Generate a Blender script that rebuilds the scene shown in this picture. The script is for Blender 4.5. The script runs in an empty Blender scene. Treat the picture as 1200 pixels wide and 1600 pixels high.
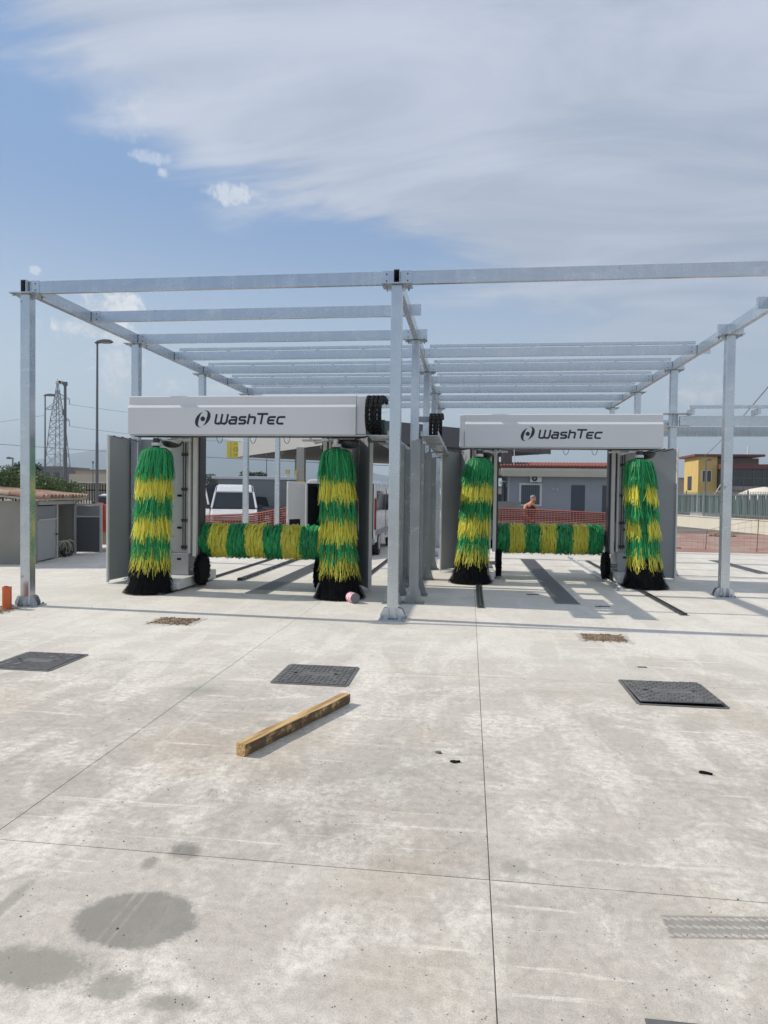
import bpy, math, random
from mathutils import Vector, Matrix, noise as mnoise
R = random.Random(7)
rad = math.radians
sc = bpy.context.scene
COL = sc.collection

# ------------------------------------------------------------ camera
cd = bpy.data.cameras.new("camera"); cam = bpy.data.objects.new("camera", cd); COL.objects.link(cam)
F = Vector((-0.12425461, 0.99192216, -0.02551906)); RT = Vector((0.99211256, 0.12462488, 0.01346532)); UP = Vector((-0.01653686, 0.02364466, 0.99958364))
m = Matrix((RT, UP, -F)).transposed().to_4x4(); m.translation = Vector((0, 0, 1.6)); cam.matrix_world = m
cd.sensor_width = 36; cd.lens = 1061.66 / 1600 * 36; cd.clip_start = .05; cd.clip_end = 20000
sc.camera = cam

# ------------------------------------------------------------ light
SUN = Vector((-1.18, 0.06, 1.0)).normalized()
sd = bpy.data.lights.new("sun", 'SUN'); sd.energy = 4.8; sd.angle = rad(.5); sd.color = (1, .93, .82)
so = bpy.data.objects.new("sun", sd); COL.objects.link(so); so.location = (-20, 0, 30)
so.rotation_euler = (-SUN).to_track_quat('-Z', 'Y').to_euler()
vs = sc.view_settings; vs.view_transform = 'Standard'; vs.look = 'None'; vs.exposure = -0.13; vs.gamma = 1; vs.use_curve_mapping = False

# ------------------------------------------------------------ node helper
class NT:
    def __init__(s, nt): s.t = nt; s.n = nt.nodes; s.l = nt.links
    def new(s, typ, **kw):
        nd = s.n.new(typ)
        for k, v in kw.items(): setattr(nd, k, v)
        return nd
    def put(s, sock, v):
        if isinstance(v, bpy.types.NodeSocket): s.l.new(v, sock)
        elif v is not None: sock.default_value = v
    def math(s, op, a, b=None, c=None, clamp=False):
        nd = s.new('ShaderNodeMath', operation=op, use_clamp=clamp)
        s.put(nd.inputs[0], a); s.put(nd.inputs[1], b); s.put(nd.inputs[2], c); return nd.outputs[0]
    def vmath(s, op, a, b=None, scale=None):
        nd = s.new('ShaderNodeVectorMath', operation=op); s.put(nd.inputs[0], a); s.put(nd.inputs[1], b)
        if scale is not None: s.put(nd.inputs['Scale'], scale)
        return nd.outputs['Value'] if op in ('LENGTH', 'DOT_PRODUCT', 'DISTANCE') else nd.outputs[0]
    def noise(s, vec, scale, detail=4, rough=.5, dist=0, out='Fac'):
        nd = s.new('ShaderNodeTexNoise'); s.put(nd.inputs['Vector'], vec); nd.inputs['Scale'].default_value = scale
        nd.inputs['Detail'].default_value = detail; nd.inputs['Roughness'].default_value = rough; nd.inputs['Distortion'].default_value = dist
        return nd.outputs[out]
    def voro(s, vec, scale, feature='F1', out='Distance'):
        nd = s.new('ShaderNodeTexVoronoi', feature=feature); s.put(nd.inputs['Vector'], vec); nd.inputs['Scale'].default_value = scale
        return nd.outputs[out]
    def ramp(s, v, a, b, x=0., y=1., smooth=True):
        nd = s.new('ShaderNodeMapRange'); nd.interpolation_type = 'SMOOTHSTEP' if smooth else 'LINEAR'
        s.put(nd.inputs[0], v); nd.inputs[1].default_value = a; nd.inputs[2].default_value = b; nd.inputs[3].default_value = x; nd.inputs[4].default_value = y
        return nd.outputs[0]
    def mix(s, f, a, b, mode='MIX'):
        nd = s.new('ShaderNodeMix', data_type='RGBA', blend_type=mode)
        s.put(nd.inputs[0], f)
        for i, v in ((6, a), (7, b)):
            if not isinstance(v, bpy.types.NodeSocket): v = (*v[:3], 1)
            s.put(nd.inputs[i], v)
        return nd.outputs[2]
    def mapping(s, v, loc=(0, 0, 0), rot=(0, 0, 0), scale=(1, 1, 1)):
        nd = s.new('ShaderNodeMapping'); s.put(nd.inputs[0], v); nd.inputs[1].default_value = loc; nd.inputs[2].default_value = rot; nd.inputs[3].default_value = scale
        return nd.outputs[0]

# ------------------------------------------------------------ world sky
w = bpy.data.worlds.new("World"); sc.world = w; w.use_nodes = True
N = NT(w.node_tree); bg = N.n['Background']; bg.inputs[1].default_value = .098
sky = N.new('ShaderNodeTexSky', sky_type='NISHITA', sun_disc=False, sun_elevation=math.asin(SUN.z), sun_rotation=math.atan2(SUN.x, SUN.y))
sky.air_density = 1.0; sky.dust_density = 1.2; sky.ozone_density = 1.2
tc = N.new('ShaderNodeTexCoord'); D = N.vmath('NORMALIZE', tc.outputs['Generated'])
sx = N.new('ShaderNodeSeparateXYZ'); N.put(sx.inputs[0], D)
X, Y, Z = sx.outputs
zc = N.math('ADD', N.math('MAXIMUM', Z, 0.0), .12)
P = N.vmath('SCALE', D, scale=N.math('DIVIDE', 1.0, zc))
# high veil: thick on the right and overhead, breaking up to the left
n1 = N.noise(N.mapping(P, rot=(0, 0, .5), scale=(1, 1.9, 1)), .55, 7, .5, .6)
n2 = N.noise(N.mapping(P, loc=(3, 1, 0), rot=(0, 0, .75), scale=(.7, 2.0, 1)), 1.5, 7, .6, .9)
pl = N.math('ADD', N.math('MULTIPLY', X, .62), N.math('MULTIPLY', Z, 1.42))
edge = N.math('ADD', pl, N.math('ADD', N.math('MULTIPLY', N.math('SUBTRACT', n1, .5), .55), N.math('MULTIPLY', N.math('SUBTRACT', n2, .5), .5)))
veil = N.ramp(edge, .35, .50)
low = N.ramp(Z, .0, .30)
veil = N.math('MULTIPLY', veil, N.math('ADD', .25, N.math('MULTIPLY', .75, N.ramp(Z, .12, .34))))
tex = N.math('ADD', N.math('MULTIPLY', n2, .34), N.math('MULTIPLY', n1, .3))
vcol = N.mix(N.ramp(tex, .25, .40), (4.5, 5.1, 6.4), (7.1, 7.55, 8.8))
blue = N.mix(.88, sky.outputs[0], N.mix(N.ramp(Z, 0, .42), (9.3, 10.3, 10.6), (2.0, 3.8, 7.4)))
col = N.mix(N.math('MULTIPLY', veil, .93), blue, vcol)
# small cumulus puffs, low and scattered all round the horizon
az = N.math('ARCTAN2', X, Y)
cv = N.new('ShaderNodeCombineXYZ'); N.put(cv.inputs[0], az); N.put(cv.inputs[1], Z)
nf = N.math('ADD', N.math('MULTIPLY', N.noise(cv.outputs[0], 18, 9, .66, .5), .6), N.math('MULTIPLY', N.noise(cv.outputs[0], 60, 6, .7, .6), .4))
def puff(pa, pz, ra, rz, am=1.0):
    global col
    d = N.math('ADD', N.math('POWER', N.math('DIVIDE', N.math('SUBTRACT', az, pa), ra), 2.0), N.math('POWER', N.math('DIVIDE', N.math('SUBTRACT', Z, pz), rz), 2.0))
    k = N.math('ADD', N.math('SUBTRACT', 1.0, d), N.math('MULTIPLY', N.math('SUBTRACT', nf, .5), 7.0))
    k = N.math('MULTIPLY', N.ramp(k, -.1, 1.1), am)
    col = N.mix(k, col, N.mix(N.ramp(nf, .38, .62), (7.4, 7.8, 8.5), (11.0, 11.0, 11.1)))
def dirpx(x, y):
    d = F * 1061.66 + (x - 600) * RT - (y - 800) * UP; d.normalize(); return math.atan2(d.x, d.y), d.z
for (px, py, rx, ry, am) in [(168, 478, 46, 26, 1.), (150, 512, 56, 20, 1.), (185, 560, 40, 66, .7), (262, 603, 30, 12, .75), (355, 606, 40, 9, .6), (1096, 606, 34, 24, .75), (1065, 625, 30, 14, .6),
                             (360, 302, 50, 13, .6), (235, 245, 30, 8, .4), (257, 271, 9, 6, .5), (54, 422, 7, 6, .5), (190, 185, 36, 26, .15)]:
    a, z = dirpx(px, py); puff(a, z, rx / 1030, ry / 1030, am)
for a, z, ra, rz in [(-1.4, .14, .14, .035), (-2.1, .2, .2, .04), (1.3, .17, .16, .04), (2.4, .15, .2, .05), (3.0, .24, .12, .03)]: puff(a, z, ra, rz, .8)
N.put(bg.inputs[0], col)

# ------------------------------------------------------------ materials
MATS = {}
def mat(name, base=(.5, .5, .5), rough=.5, metal=0., var=.12, scale=6., bump=0., bscale=60., spec=None, island=0., streak=None, trans=0.):
    if name in MATS: return MATS[name]
    mt = bpy.data.materials.new(name); mt.use_nodes = True; M = NT(mt.node_tree); b = M.n['Principled BSDF']
    co = M.new('ShaderNodeTexCoord').outputs['Object']
    if streak: co2 = M.mapping(co, scale=streak)
    else: co2 = co
    n = M.noise(co2, scale, 6, .6)
    c = M.mix(n, tuple(x * (1 - var * 1.6) for x in base), tuple(min(1, x * (1 + var * 1.6)) for x in base))
    if island:
        r = M.new('ShaderNodeNewGeometry').outputs['Random Per Island']
        c = M.mix(r, tuple(x * (1 - island) for x in base), tuple(min(1, x * (1 + island)) for x in base))
        c = M.mix(.35, c, M.mix(n, tuple(x * .7 for x in base), tuple(min(1, x * 1.3) for x in base)))
    M.put(b.inputs['Base Color'], c); b.inputs['Metallic'].default_value = metal
    M.put(b.inputs['Roughness'], M.ramp(n, .2, .8, max(.02, rough - .08), min(1, rough + .08)))
    if spec is not None: b.inputs['Specular IOR Level'].default_value = spec
    if trans:
        b.inputs['Subsurface Weight'].default_value = 0
    if bump:
        bn = M.new('ShaderNodeBump'); bn.inputs['Strength'].default_value = bump; bn.inputs['Distance'].default_value = .01
        M.put(bn.inputs['Height'], M.noise(co, bscale, 4, .6)); M.put(b.inputs['Normal'], bn.outputs[0])
    MATS[name] = mt; return mt
def galv(name, lo, hi, metal=.75, rough=.42):
    mt = bpy.data.materials.new(name); mt.use_nodes = True; M = NT(mt.node_tree); b = M.n['Principled BSDF']
    co = M.new('ShaderNodeNewGeometry').outputs['Position']
    v = M.voro(co, 38, out='Color'); sv = M.new('ShaderNodeSeparateColor'); M.put(sv.inputs[0], v)
    n = M.noise(co, 2.2, 5, .6); n3 = M.noise(M.mapping(co, scale=(9, 9, 1.2)), 1.2, 5, .6)
    f = M.math('ADD', M.math('MULTIPLY', sv.outputs[0], .04), M.math('ADD', M.math('MULTIPLY', n, .45), M.math('MULTIPLY', n3, .3)))
    c = M.mix(M.ramp(f, .25, .8), lo, hi)
    sp = M.ramp(M.noise(co, 7, 3, .5), .70, .76); c = M.mix(M.math('MULTIPLY', sp, .6), c, (.20, .21, .22)); bl = M.ramp(M.noise(M.mapping(co, scale=(1, 1, 2.2)), 3.1, 6, .65, .5), .56, .66); c = M.mix(M.math('MULTIPLY', bl, .18), c, (.86, .88, .9))
    M.put(b.inputs['Base Color'], c); b.inputs['Metallic'].default_value = metal
    M.put(b.inputs['Roughness'], M.ramp(f, .2, .8, rough - .1, rough + .12))
    bn = M.new('ShaderNodeBump'); bn.inputs['Strength'].default_value = .15; bn.inputs['Distance'].default_value = .004
    M.put(bn.inputs['Height'], n3); M.put(b.inputs['Normal'], bn.outputs[0])
    MATS[name] = mt; return mt
G1 = galv('galvanised', (.50, .545, .59), (.72, .755, .79), .84, .30)
G2 = galv('galvanised_dull', (.27, .29, .30), (.40, .42, .43), .75, .46)
WHITE = mat('white_panel', (.66, .67, .69), .38, 0, .02, 2)
WHITE2 = mat('white_paint_dusty', (.66, .66, .64), .5, 0, .08, 4)
GREYP = mat('grey_plastic', (.28, .30, .31), .45, 0, .06, 3)
GREYL = mat('light_grey_metal', (.46, .47, .48), .42, .1, .05, 3)
DARK = mat('dark_metal', (.045, .045, .05), .45, .3, .2, 10)
BLACK = mat('black_rubber', (.008, .008, .009), .75, 0, .2, 30, spec=.2)
def bristle(name, base, tr, isl):
    mt = mat(name, base, .4, 0, .1, 30, island=isl); M = NT(mt.node_tree); b = M.n['Principled BSDF']; src = b.inputs['Base Color'].links[0].from_socket
    t_ = M.new('ShaderNodeBsdfTranslucent'); M.put(t_.inputs[0], src); x = M.new('ShaderNodeMixShader'); x.inputs[0].default_value = tr; M.put(x.inputs[1], b.outputs[0]); M.put(x.inputs[2], t_.outputs[0]); M.put(M.n['Material Output'].inputs[0], x.outputs[0]); return mt
GREEN = bristle('green_bristle', (.028, .40, .13), .38, .6)
YELL = bristle('yellow_bristle', (.93, .82, .11), .38, .3)
#GREEN = mat('green_bristle', (.010, .25, .085), .42, 0, .1, 30, island=.6)
#YELL = mat('yellow_bristle', (.76, .58, .055), .45, 0, .1, 30, island=.32)
BLKB = mat('black_bristle', (.006, .006, .007), .9, 0, .1, 30, island=.4, spec=.1)
INK = mat('logo_ink', (.012, .02, .03), .45, 0, .05, 3)
ORANGE = mat('orange_plastic', (.62, .13, .04), .5, 0, .08, 8)
TERRA = mat('terracotta', (.36, .20, .14), .85, 0, .3, 9, .3, 80)
TERRAR = mat('red_roof', (.22, .06, .045), .8, 0, .25, 3)
PLASTER = mat('grey_plaster', (.27, .26, .235), .9, 0, .22, 1.3, .3, 40)
GLASS = mat('dark_glass', (.02, .024, .03), .08, 0, .1, 2)
CARW = mat('white_car_paint', (.72, .72, .72), .25, 0, .03, 2)
CARD = mat('dark_car_paint', (.03, .035, .05), .25, .2, .05, 2)
TYRE = mat('tyre', (.02, .02, .02), .85)
CREAM = mat('cream_render', (.66, .62, .52), .9, 0, .1, .8)

# ------------------------------------------------------------ mesh builder
SPLIT = {'gusset', 'cleat', 'slot', 'guard_strut', 'arm', 'shoe', 'rail_bar'}
SMALL = {'bolt', 'screw', 'key_slot', 'batten_bracket', 'hose', 'roof_fitting', 'pipe_run', 'debris', 'eye', 'ear', 'stem', 'railing_bar', 'coil', 'louvre', 'sign_mark', 'lattice_tower', 'cross_arm', 'pillar'}
class MB:
    def __init__(s): s.v = []; s.f = []
    def add(s, vs, fs):
        o = len(s.v); s.v += [tuple(v) for v in vs]; s.f += [tuple(i + o for i in f) for f in fs]; return s
    def box(s, x0, x1, y0, y1, z0, z1, M=None):
        vs = [(x, y, z) for x in (x0, x1) for y in (y0, y1) for z in (z0, z1)]
        if M: vs = [M @ Vector(v) for v in vs]
        return s.add(vs, [(0, 1, 3, 2), (4, 6, 7, 5), (0, 4, 5, 1), (2, 3, 7, 6), (0, 2, 6, 4), (1, 5, 7, 3)])
    def prism(s, prof, a, b, axis='x'):
        n = len(prof)
        def mk(p, t): return (t, p[0], p[1]) if axis == 'x' else ((p[0], t, p[1]) if axis == 'y' else (p[0], p[1], t))
        vs = [mk(p, a) for p in prof] + [mk(p, b) for p in prof]
        fs = [(i, (i + 1) % n, n + (i + 1) % n, n + i) for i in range(n)] + [tuple(range(n))[::-1], tuple(range(n, 2 * n))]
        return s.add(vs, fs)
    def cyl(s, p, q, r, r2=None, n=12, cap=True):
        p = Vector(p); q = Vector(q); d = (q - p).normalized(); a = d.orthogonal().normalized(); b = d.cross(a); r2 = r if r2 is None else r2
        vs = []
        for c, rr in ((p, r), (q, r2)):
            for i in range(n):
                t = 2 * math.pi * i / n; vs.append(c + a * math.cos(t) * rr + b * math.sin(t) * rr)
        fs = [(i, (i + 1) % n, n + (i + 1) % n, n + i) for i in range(n)]
        if cap: fs += [tuple(range(n))[::-1], tuple(range(n, 2 * n))]
        return s.add(vs, fs)
    def tube(s, pts, r, n=6):
        for a, b in zip(pts, pts[1:]): s.cyl(a, b, r, n=n)
        return s
    def lathe(s, prof, c=(0, 0, 0), n=16, M=None):
        vs = [];
        for r, z in prof:
            for i in range(n):
                t = 2 * math.pi * i / n; vs.append(Vector((c[0] + r * math.cos(t), c[1] + r * math.sin(t), c[2] + z)))
        if M: vs = [M @ v for v in vs]
        k = len(prof); fs = [(j * n + i, j * n + (i + 1) % n, (j + 1) * n + (i + 1) % n, (j + 1) * n + i) for j in range(k - 1) for i in range(n)]
        fs += [tuple(range(n))[::-1], tuple(range((k - 1) * n, k * n))]
        return s.add(vs, fs)
    def ribbon(s, pts, ws, wd):
        o = len(s.v)
        for p, ww in zip(pts, ws): s.v.append(tuple(p - wd * ww)); s.v.append(tuple(p + wd * ww))
        for i in range(len(pts) - 1): s.f.append((o + 2 * i, o + 2 * i + 1, o + 2 * i + 3, o + 2 * i + 2))
    def mesh(s, name, m):
        me = bpy.data.meshes.new(name); me.from_pydata(s.v, [], s.f); me.materials.append(m); me.update(); return me
    def parts(s):
        p = list(range(len(s.v)))
        def f(i):
            while p[i] != i: p[i] = p[p[i]]; i = p[i]
            return i
        for fc in s.f:
            a = f(fc[0])
            for k in fc[1:]: p[f(k)] = a
        g = {}
        for fc in s.f: g.setdefault(f(fc[0]), []).append(fc)
        return list(g.values())
    def build(s, name, m, parent=None, smooth=False, bevel=0, loc=None, **tg):
        if name in SPLIT and 'kind' not in tg:
            for fs in s.parts():
                ids = sorted({i for fc in fs for i in fc}); mp = {i: k for k, i in enumerate(ids)}; q = MB(); q.v = [s.v[i] for i in ids]; q.f = [tuple(mp[i] for i in fc) for fc in fs]
                o = q.build1(name, m, parent, smooth, bevel, loc, **tg)
            return o
        if name in SMALL: tg['kind'] = 'stuff'
        return s.build1(name, m, parent, smooth, bevel, loc, **tg)
    def build1(s, name, m, parent=None, smooth=False, bevel=0, loc=None, **tg):
        me = s.mesh(name, m)
        if smooth:
            for p in me.polygons: p.use_smooth = True
        o = bpy.data.objects.new(name, me); COL.objects.link(o)
        if parent: o.parent = parent
        if loc: o.location = loc
        if bevel:
            bv = o.modifiers.new('bevel', 'BEVEL'); bv.width = bevel; bv.segments = 2; bv.limit_method = 'ANGLE'
        for k, v in tg.items(): o[k] = v
        return o
def inst(name, me, parent, mw=None, loc=None):
    o = bpy.data.objects.new(name, me); COL.objects.link(o)
    if parent: o.parent = parent
    if mw: o.matrix_local = mw
    if loc: o.location = loc
    return o
def thing(name, label, cat, loc=(0, 0, 0), group=None, rz=0):
    o = bpy.data.objects.new(name, None); COL.objects.link(o); o.location = loc; o.rotation_euler.z = rz; o.empty_display_size = .2
    o['label'] = label; o['category'] = cat
    if group: o['group'] = group
    return o
def tag(o, label, cat, group=None):
    o['label'] = label; o['category'] = cat
    if group: o['group'] = group
    return o
def rotz(a, loc=(0, 0, 0)): return Matrix.Translation(loc) @ Matrix.Rotation(a, 4, 'Z')

# ============================================================ GROUND
def ground_mat(name, lo, hi, sc_=.6):
    mt = bpy.data.materials.new(name); mt.use_nodes = True; M = NT(mt.node_tree); b = M.n['Principled BSDF']
    co = M.new('ShaderNodeNewGeometry').outputs['Position']
    n = M.math('ADD', M.math('MULTIPLY', M.noise(co, sc_, 8, .65), .6), M.math('MULTIPLY', M.noise(co, sc_ * 14, 6, .7), .4))
    M.put(b.inputs['Base Color'], M.mix(M.ramp(n, .3, .7), lo, hi)); b.inputs['Roughness'].default_value = .92
    bn = M.new('ShaderNodeBump'); bn.inputs['Strength'].default_value = .5; bn.inputs['Distance'].default_value = .02
    M.put(bn.inputs['Height'], M.noise(co, 40, 4, .7)); M.put(b.inputs['Normal'], bn.outputs[0]); return mt
def concrete():
    mt = bpy.data.materials.new('slab_concrete'); mt.use_nodes = True; M = NT(mt.node_tree); b = M.n['Principled BSDF']
    co = M.new('ShaderNodeNewGeometry').outputs['Position']
    s = M.new('ShaderNodeSeparateXYZ'); M.put(s.inputs[0], co); px, py, pz = s.outputs
    big = M.noise(co, .42, 5, .55, .4); mid = M.noise(co, 1.7, 8, .62, .8); fine = M.noise(co, 22, 8, .72); grit = M.noise(co, 160, 4, .8)
    c = M.mix(M.ramp(big, .3, .7), (.40, .375, .35), (.47, .445, .415))
    # pale cement bloom in cloudy patches
    bloom = M.math('MULTIPLY', M.ramp(mid, .47, .63), M.ramp(fine, .32, .62, .3, 1.))
    c = M.mix(M.math('MULTIPLY', bloom, .80), c, (.64, .62, .585))
    # broad pale washes left by the bull float, running with the bays, and warm stains
    wash = M.noise(M.mapping(co, loc=(2, 7, 0), scale=(1.5, .38, 1)), 1.25, 7, .6, .7)
    c = M.mix(M.math('MULTIPLY', M.math('MULTIPLY', M.ramp(wash, .50, .60), M.ramp(fine, .25, .6, .45, 1.)), .62), c, (.66, .64, .60))
    warm = M.noise(M.mapping(co, loc=(9, 4, 0), scale=(.8, .8, 1)), .9, 6, .65, .4); c = M.mix(M.math('MULTIPLY', M.ramp(warm, .5, .66), .45), c, (.40, .35, .28))
    gr2 = M.noise(M.mapping(co, loc=(1, 8, 0)), 3.6, 8, .72, .6); c = M.mix(M.math('MULTIPLY', M.ramp(gr2, .50, .64), .34), c, (.30, .285, .26))
    # darker trodden patches
    c = M.mix(M.math('MULTIPLY', M.ramp(M.noise(M.mapping(co, loc=(5, 2, 0)), 1.1, 8, .68, .5), .52, .68), .42), c, (.27, .255, .235))
    # trowel and scrape streaks in three directions
    for rz, sx_, lo, hi, am, cc in [(.18, (.5, 6, 1), .57, .68, .42, (.68, .66, .62)), (.05, (.5, 16, 1), .57, .70, .36, (.28, .265, .245)), (-.55, (.7, 11, 1), .58, .65, .65, (.68, .66, .62)), (1.0, (.6, 12, 1), .59, .67, .6, (.68, .66, .62)), (1.52, (.3, 9, 1), .58, .70, .4, (.29, .28, .26))]:
        st = M.noise(M.mapping(co, loc=(rz * 7, rz * 3, 0), rot=(0, 0, rz), scale=sx_), 1.0, 6, .6, .25)
        gate = M.ramp(M.noise(M.mapping(co, loc=(rz * 9 + 3, 1, 0)), .8, 3, .5), .45, .62)
        c = M.mix(M.math('MULTIPLY', M.math('MULTIPLY', M.ramp(st, lo, hi), gate), am), c, cc)
    # tonal grain and dark specks
    c = M.mix(M.ramp(fine, .25, .75, .0, .5), M.mix(1.0, c, (.70, .69, .68), 'MULTIPLY'), c) if False else c
    g = M.math('ADD', M.math('MULTIPLY', M.math('SUBTRACT', fine, .5), 1.0), M.math('MULTIPLY', M.math('SUBTRACT', grit, .5), 1.5))
    g = M.math('ADD', 1.0, g); cg = M.new('ShaderNodeCombineColor')
    for i in range(3): M.put(cg.inputs[i], g)
    c = M.mix(1.0, c, cg.outputs[0], 'MULTIPLY')
    vd = M.voro(co, 26); vc = M.voro(co, 26, out='Color'); svc = M.new('ShaderNodeSeparateColor'); M.put(svc.inputs[0], vc)
    spk = M.math('MULTIPLY', M.ramp(vd, .16, .10), M.ramp(svc.outputs[0], .93, .95)); c = M.mix(M.math('MULTIPLY', spk, .8), c, (.09, .085, .08))
    # damp stains with their own outlines
    wob = M.math('ADD', M.math('MULTIPLY', M.math('SUBTRACT', M.noise(co, 6, 8, .7), .5), 1.1), M.math('MULTIPLY', M.math('SUBTRACT', M.noise(co, 60, 4, .7), .5), .5))
    def spot(x, y, rx, ry, soft, am, colr=(.17, .165, .155), wm=1.):
        nonlocal c
        d = M.math('SQRT', M.math('ADD', M.math('POWER', M.math('DIVIDE', M.math('SUBTRACT', px, x), rx), 2.), M.math('POWER', M.math('DIVIDE', M.math('SUBTRACT', py, y), ry), 2.)))
        d = M.math('ADD', d, M.math('MULTIPLY', wob, wm)); c = M.mix(M.math('MULTIPLY', M.ramp(d, 1 + soft, 1 - soft), min(1, am * 1.25)), c, colr)
    spot(-1.21, 2.375, .232, .165, .10, .68, (.13, .13, .125), .5)
    spot(-1.42, 2.08, .20, .10, .35, .65, (.17, .165, .155), 1.7); spot(-1.12, 2.04, .09, .07, .3, .55, wm=2); spot(-.90, 1.99, .09, .035, .5, .6, wm=2)
    spot(-1.34, 2.74, .04, .05, .4, .6, wm=2); spot(-1.22, 2.86, .07, .06, .5, .65, wm=2.4); spot(-1.35, 4.55, .10, .07, .4, .35, wm=1)
    spot(-2.15, 5.2, .14, .16, .4, .3, wm=1); spot(.23, 2.94, .06, .06, .4, .4, wm=1); spot(-.42, 3.8, .5, .5, .6, .16, wm=1.2); spot(-1.75, 2.35, .03, .22, .4, .45, wm=1)
    # tyre print, right front
    bx = M.math('MULTIPLY', M.ramp(px, .745, .765), M.ramp(px, 1.55, 1.35)); by = M.math('MULTIPLY', M.ramp(M.math('ADD', py, M.math('MULTIPLY', px, -.12)), 2.45, 2.462), M.ramp(M.math('ADD', py, M.math('MULTIPLY', px, -.12)), 2.60, 2.588))
    wv = M.math('SINE', M.math('MULTIPLY', M.math('ADD', py, M.math('MULTIPLY', px, -.12)), 130.)); wx = M.math('SINE', M.math('ADD', M.math('MULTIPLY', px, 190.), M.math('MULTIPLY', py, 160.)))
    tr = M.math('MULTIPLY', M.math('MULTIPLY', bx, by), M.math('ADD', .62, M.math('MULTIPLY', M.ramp(M.math('ADD', wv, M.math('MULTIPLY', wx, .5)), .2, .9), -.5)))
    c = M.mix(M.math('MULTIPLY', tr, M.ramp(fine, .2, .6, .6, 1)), c, (.16, .16, .165))
    # faint tyre lines running away from the camera, left
    for x0 in (-.62, -.5, -1.33):
        wl = M.math('SINE', M.math('MULTIPLY', px, 150.)); bd = M.math('MULTIPLY', M.ramp(px, x0, x0 + .02), M.ramp(px, x0 + .11, x0 + .09)); ed = M.ramp(py, 3.2, 2.4)
        c = M.mix(M.math('MULTIPLY', M.math('MULTIPLY', M.ramp(wl, .1, .8), M.math('MULTIPLY', bd, ed)), M.ramp(mid, .45, .6, .0, .28)), c, (.60, .58, .55))
    sc1 = M.noise(M.mapping(co, loc=(4, 9, 0), rot=(0, 0, .4), scale=(1.4, 1, 1)), 2.3, 9, .74, 1.2); near = M.ramp(py, 6.5, 2.2)
    c = M.mix(M.math('MULTIPLY', M.math('MULTIPLY', M.ramp(sc1, .53, .66), near), .45), c, (.245, .235, .22))
    sc2 = M.noise(M.mapping(co, loc=(7, 3, 0)), 9, 8, .75, .8); c = M.mix(M.math('MULTIPLY', M.math('MULTIPLY', M.ramp(sc2, .56, .68), M.ramp(sc1, .44, .56)), .4), c, (.23, .22, .205))
    # slab to slab tone
    oi = M.new('ShaderNodeObjectInfo').outputs['Random']
    c = M.mix(M.math('MULTIPLY', oi, .16), c, (.60, .57, .52)); c = M.mix(1.0, c, (1.195, 1.16, 1.095), 'MULTIPLY')
    paler_along_y = M.ramp(M.math('ADD', py, M.math('MULTIPLY', M.math('SUBTRACT', big, .5), 5.)), 3.5, 9.0); c = M.mix(M.math('MULTIPLY', paler_along_y, .5), c, (.76, .735, .665))  # slab colour grows paler with distance along y, edge broken by noise
    c = M.mix(M.math('MULTIPLY', M.math('MULTIPLY', tr, M.ramp(M.noise(co, 14, 7, .75), .36, .62, 1., .25)), .62), c, (.12, .12, .125)); M.put(b.inputs['Base Color'], c); M.put(b.inputs['Roughness'], M.ramp(fine, .3, .7, .72, .95)); b.inputs['Specular IOR Level'].default_value = .3
    bn = M.new('ShaderNodeBump'); bn.inputs['Strength'].default_value = .55; bn.inputs['Distance'].default_value = .006
    h = M.math('ADD', M.math('MULTIPLY', fine, .8), M.math('MULTIPLY', M.math('ADD', M.noise(co, 90, 4, .7), grit), .4))
    M.put(bn.inputs['Height'], h); M.put(b.inputs['Normal'], bn.outputs[0]); return mt
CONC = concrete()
ASPH = ground_mat('dusty_asphalt', (.10, .095, .09), (.20, .19, .175), .5)
DIRT = ground_mat('dry_earth', (.20, .17, .13), (.33, .29, .23), .8)

gr = MB(); gr.add([(-9000, -300, -.07), (9000, -300, -.07), (9000, 9000, -.07), (-9000, 9000, -.07)], [(0, 1, 2, 3)])
gr.build('ground', DIRT, kind='structure')
yd = MB(); yd.box(-60, 26, 21.32, 75, -.069, -.012); yd.build('yard_asphalt', ASPH, kind='structure')
# the slab: separate cast bays with recessed saw joints over a dark screed
ap = bpy.data.objects.new('concrete_apron', None); COL.objects.link(ap); ap['kind'] = 'structure'
MB().box(-14, 13.99, -2.99, 21.29, -.068, -.0042).build('joint_bed', mat('joint_dirt', (.24, .22, .20), .95), ap)
xs = [-14, -9.2, -2.165, .111, 6.6, 14]; ys = [-3, -.38, 2.83, 6.04, 9.25, 12.46, 15.67, 18.9, 21.3]
J = .0022
for i in range(len(xs) - 1):
    for j in range(len(ys) - 1):
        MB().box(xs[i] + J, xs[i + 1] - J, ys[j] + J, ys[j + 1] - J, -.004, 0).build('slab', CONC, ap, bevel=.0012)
# brick paving to the right beyond the slab
def brickmat():
    mt = bpy.data.materials.new('red_pavers'); mt.use_nodes = True; M = NT(mt.node_tree); b = M.n['Principled BSDF']
    co = M.new('ShaderNodeNewGeometry').outputs['Position']
    br = M.new('ShaderNodeTexBrick'); M.put(br.inputs['Vector'], co); br.inputs['Scale'].default_value = 1; br.inputs['Brick Width'].default_value = .22; br.inputs['Row Height'].default_value = .11; br.inputs['Mortar Size'].default_value = .006
    br.inputs['Color1'].default_value = (.36, .17, .13, 1); br.inputs['Color2'].default_value = (.28, .15, .12, 1); br.inputs['Mortar'].default_value = (.36, .32, .27, 1)
    n = M.noise(co, .9, 6, .6); M.put(b.inputs['Base Color'], M.mix(M.ramp(n, .4, .65, .0, .75), br.outputs[0], (.40, .35, .29))); b.inputs['Roughness'].default_value = .9; return mt
MB().box(-1, 14, 21.32, 32.9, -.05, -.006).build('brick_paving', brickmat(), kind='structure')
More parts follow.
